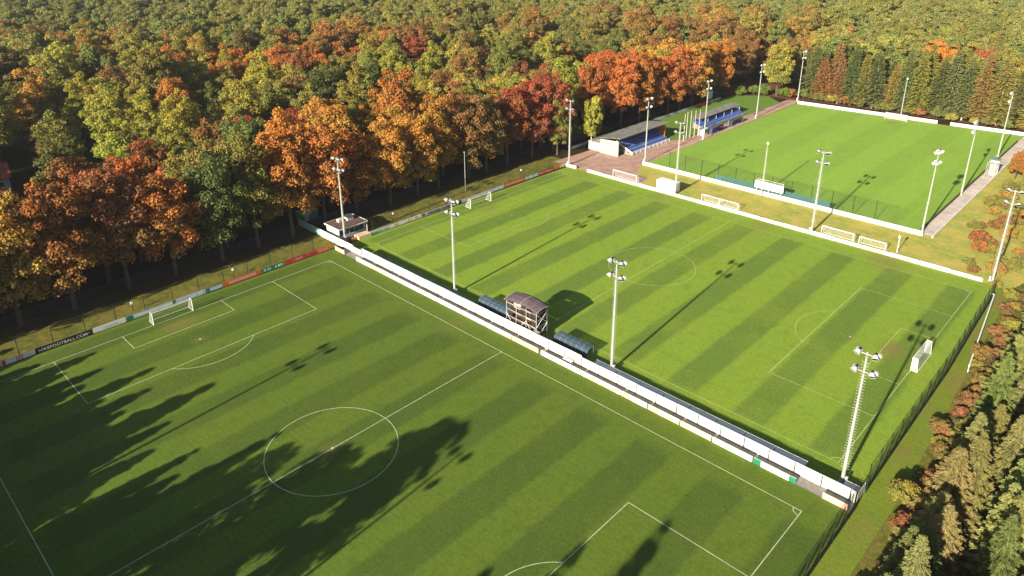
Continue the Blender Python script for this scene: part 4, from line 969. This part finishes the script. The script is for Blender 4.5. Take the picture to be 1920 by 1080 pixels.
for k in range(46):
    yy = -22 + k * 2.3 + R5.uniform(-1, 1); xx = (113.6 if yy < 40 else 113.6 - (yy - 40) * .05) + R5.uniform(-.6, 3.2)
    if yy < 9: xx += 2.4
    extra.append((xx, yy, R5.choice(['brown', 'olive', 'rust', 'pink', 'maroon', 'yg', 'brown', 'darkred']), R5.uniform(.45, .95)))
for k in range(40):
    yy = 88 + k * 2.9 + R5.uniform(-1.5, 1.5); xx = 104 - max(0, yy - 100) * .09 + R5.uniform(-5, 8)
    if xx > 93: extra.append((xx, yy, R5.choice(['olive', 'yg', 'gold', 'olive', 'rust', 'green']), R5.uniform(.4, 1.0)))
PAL['pink'] = (.34, .12, .09); WORD['pink'] = 'dusty pink'
for i, (x, y, c, s) in enumerate(shr):
    where = ('%s from the near end beside the grass strip' % ordw(i)) if i < 19 else ('%s from the near end in the meadow right of the far pitch' % ordw(i - 19))
    tree('shrub', x + (1.2 if i < 19 else 0), y, s * (.8 if i < 19 else .72), c, '%s shrub, %s' % (WORD[c], where), 'shrubs on the right', None, tuple(.62 * a + .38 * b for a, b in zip(jitcol(c, R4), (.13, .105, .045))))
for i, (x, y, c, s) in enumerate([(95.8, 163, 'orange', .36), (98.0, 170, 'rust', .38), (100.5, 156, 'orange', .36), (103.5, 166, 'rust', .42), (102, 180, 'gold', .42), (107, 150, 'olive', .5), (109, 162, 'orange', .5), (97.5, 186, 'olive', .4), (104, 192, 'yg', .5), (96, 200, 'yg', .4), (112, 135, 'gold', .5), (111, 122, 'olive', .45), (98, 212, 'olive', .5), (105, 208, 'green', .6), (113, 176, 'olive', .6), (115, 192, 'green', .6)]):
    tree('oak', x, y, s, c, '%s young tree, %s from the grey stair tower' % (WORD[c], ordw(i)), 'young trees right of the far pitch')
na_, nb_ = 0, 0
for x, y, c, s in extra:
    if y < 86: na_ += 1; where = '%s from the near end of the scrub beside the grass strip' % ordw(na_ - 1)
    else: nb_ += 1; where = '%s from the near end of the meadow scrub' % ordw(nb_ - 1)
    tree('shrub', x, y, s, c, 'low %s bush, %s' % (WORD[c], where), 'low bushes on the right', s * R5.uniform(.7, 1.2), tuple(.6 * a + .4 * b for a, b in zip(jitcol(c, R5), (.15, .13, .045))))
for i in range(16):
    x = 6 + i * 5.4 + R4.uniform(-1, 1); c = R4.choice(['green', 'green', 'olive', 'rust', 'yg'])
    tree('shrub', x, 217.5 + x * .05 + R4.uniform(-.6, .6), R4.uniform(.9, 1.6), c, '%s shrub under the conifers, %s from the left behind the far wall' % (WORD[c], ordw(i)), 'shrubs behind the far wall', None, tuple(v * 1.1 for v in PAL[c]))
for i, (x, y, s) in enumerate([(-4.5, 214.5, 1.6), (-7.5, 212, 1.5), (3.6, 216, 1.5), (-11, 207, 1.4)]):
    tree('shrub', x, y, s, 'green', 'bright green shrub round the lone tree, %s from the left' % ordw([1, 2, 3, 0][i]) if i != 3 else 'bright green shrub round the lone tree, first from the left', 'shrubs round the lone tree', None, (.10, .17, .03))
# belt of trees south of the near pitch (their shadows lie across it)
sh = [(-20, -52, 'spruce', 1.2), (-10, -57, 'spruce', 1.6), (-1, -55, 'spruce', 1.6), (5, -53, 'spruce', 1.6), (11, -52, 'spruce', 1.7), (17, -51, 'spruce', 1.6), (22.5, -50, 'spruce', 1.5), (27.5, -53, 'spruce', 1.4), (32, -57, 'spruce', 1.5), (36, -58, 'oak', .9), (43, -57, 'oak', .9), (30, -61, 'oak', 1), (22, -60, 'oak', 1), (14, -59, 'oak', 1), (50, -52, 'oak', .9), (56, -48, 'oak', .9), (42, -50, 'spruce', 1.2), (47, -42, 'spruce', 1.2), (-14, -54, 'spruce', 1), (-6, -50, 'spruce', 1), (2, -47, 'spruce', 1), (8, -48, 'spruce', 1.1), (14, -42, 'spruce', 1), (19.5, -45, 'spruce', 1.2), (25.5, -37, 'spruce', 1.1), (30, -46, 'spruce', 1), (34.5, -50, 'spruce', 1.1), (39, -46, 'spruce', .9), (44, -36, 'spruce', .8),
      (48.5, -33, 'oak', .8), (55, -27, 'oak', .95), (61, -17, 'pine', 1.15), (58, -31, 'oak', .8), (65, -38, 'pine', .9), (83, -31, 'spruce', .9), (88.5, -21, 'spruce', .9), (94, -11.5, 'spruce', .9), (100, -28, 'spruce', .8), (77, -44, 'spruce', .7), (80.5, -36, 'spruce', .7), (91.2, -28, 'spruce', .7), (97, -22, 'spruce', .75), (85.5, -38, 'spruce', .9)]
top = dict(spruce=12.1, oak=24.2, pine=20.8)
for i, (tx, ty, k, wd) in enumerate(sh):
    by = -80 - (i % 3) * 2.5 if k == 'spruce' else -79 - (i % 2) * 4
    h = (ty - by) * .388; bx = tx + .088 * (ty - by); s = h / top[k]
    col = 'needle' if k == 'spruce' else 'olive'
    if k == 'spruce' and bx < 50: wd *= 1.45
    tree(k, bx, by, s * (.72 if k == 'spruce' else .9) * wd, col, 'dark %s in the belt beyond the near touchline, %s from the left' % ({'spruce': 'spruce', 'oak': 'oak', 'pine': 'pine'}[k], ordw(i)), 'tree belt south of the near pitch', s)

# ------------------------------------------------------------------ the wood beyond: one mass of instanced trees
for rw in range(200):
    y = 236 + rw * 7.0
    if y > 900: break
    x = -10 + (rw % 2) * 3.5
    while x < 260:
        px, py = x + R3.uniform(-2.4, 2.4), y + R3.uniform(-2.4, 2.4)
        if in_view(px, py) and (px > -14): far.append((99, px, py))
        x += 7.0
pk = ['oak', 'leafy', 'pine', 'birch', 'larch']; protos = []; base = {}
pc = bpy.data.collections.new('wood_prototypes')
for k in pk:
    base[k] = (len(protos), len(CROWN[k]))
    for i, me in enumerate(CROWN[k]):
        m2 = me.copy(); m2.materials.clear(); m2.materials.append(M['needle_i'] if k in ('pine', 'larch') else M['leaf_i'])
        o = bpy.data.objects.new('wood_%02d' % len(protos), m2); pc.objects.link(o); protos.append(o)
pts, scl, rot, tin, idx = [], [], [], [], []
for rw, x, y in far:
    col = colour_at(x, y, R3)
    if x > -8 and y > 232 and col not in ('orange', 'red', 'gold', 'redorange'): col = R3.choice(['olive', 'olive', 'yg', 'needle', 'green'])
    k = kind_for(col, R3, x, y)
    if x > -8 and y > 232: k = R3.choice(['pine', 'pine', 'leafy', 'leafy'])
    s = R3.uniform(.66, 1.12) * (1.15 if rw < 22 else 1)
    if k == 'pine': s = R3.uniform(.85, 1.2)
    b0, n0 = base[k]; pts.append((x, y, R3.uniform(-1.5, .5))); scl.append((s * R3.uniform(.95, 1.15),) * 2 + (s,)); rot.append((0, 0, R3.uniform(0, 6.28)))
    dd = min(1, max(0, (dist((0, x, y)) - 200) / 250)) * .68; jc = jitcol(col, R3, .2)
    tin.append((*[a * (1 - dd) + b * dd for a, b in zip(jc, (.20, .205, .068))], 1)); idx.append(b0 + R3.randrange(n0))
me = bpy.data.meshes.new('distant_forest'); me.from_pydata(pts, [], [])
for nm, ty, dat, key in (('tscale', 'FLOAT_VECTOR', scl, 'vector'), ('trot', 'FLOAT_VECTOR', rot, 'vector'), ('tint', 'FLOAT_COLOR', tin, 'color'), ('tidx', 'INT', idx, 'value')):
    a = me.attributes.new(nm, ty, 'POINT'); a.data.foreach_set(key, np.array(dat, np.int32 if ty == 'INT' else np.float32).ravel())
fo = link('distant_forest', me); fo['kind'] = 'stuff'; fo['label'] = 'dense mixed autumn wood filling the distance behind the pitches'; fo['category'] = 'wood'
ng = bpy.data.node_groups.new('scatter_wood', 'GeometryNodeTree')
ng.interface.new_socket('Geometry', in_out='INPUT', socket_type='NodeSocketGeometry'); ng.interface.new_socket('Geometry', in_out='OUTPUT', socket_type='NodeSocketGeometry')
gi = ng.nodes.new('NodeGroupInput'); go = ng.nodes.new('NodeGroupOutput'); ip = ng.nodes.new('GeometryNodeInstanceOnPoints'); ci = ng.nodes.new('GeometryNodeCollectionInfo')
ci.inputs['Collection'].default_value = pc; ci.inputs['Separate Children'].default_value = True; ci.inputs['Reset Children'].default_value = True
ip.inputs['Pick Instance'].default_value = True
def na(nm, ty):
    n = ng.nodes.new('GeometryNodeInputNamedAttribute'); n.data_type = ty; n.inputs['Name'].default_value = nm; return n.outputs['Attribute']
e2r = ng.nodes.new('FunctionNodeEulerToRotation'); ng.links.new(na('trot', 'FLOAT_VECTOR'), e2r.inputs[0])
ng.links.new(gi.outputs[0], ip.inputs['Points']); ng.links.new(ci.outputs[0], ip.inputs['Instance']); ng.links.new(na('tidx', 'INT'), ip.inputs['Instance Index'])
ng.links.new(e2r.outputs[0], ip.inputs['Rotation']); ng.links.new(na('tscale', 'FLOAT_VECTOR'), ip.inputs['Scale']); ng.links.new(ip.outputs[0], go.inputs[0])
md = fo.modifiers.new('scatter', 'NODES'); md.node_group = ng
print('near', len(near), 'far', len(far))

hz = MB().box(-2000, 1600, -1000, 2500, -1, 72).mesh('haze'); ho = link('haze', hz); ho['kind'] = 'stuff'
hm = bpy.data.materials.new('haze_air'); hm.use_nodes = True; hn = hm.node_tree; hn.nodes.clear()
pv = hn.nodes.new('ShaderNodeVolumePrincipled'); pv.inputs['Color'].default_value = (.95, .96, 1, 1); pv.inputs['Density'].default_value = 0.00009; pv.inputs['Anisotropy'].default_value = 0.2
hout = hn.nodes.new('ShaderNodeOutputMaterial'); hn.links.new(pv.outputs[0], hout.inputs['Volume']); hz.materials.append(hm)
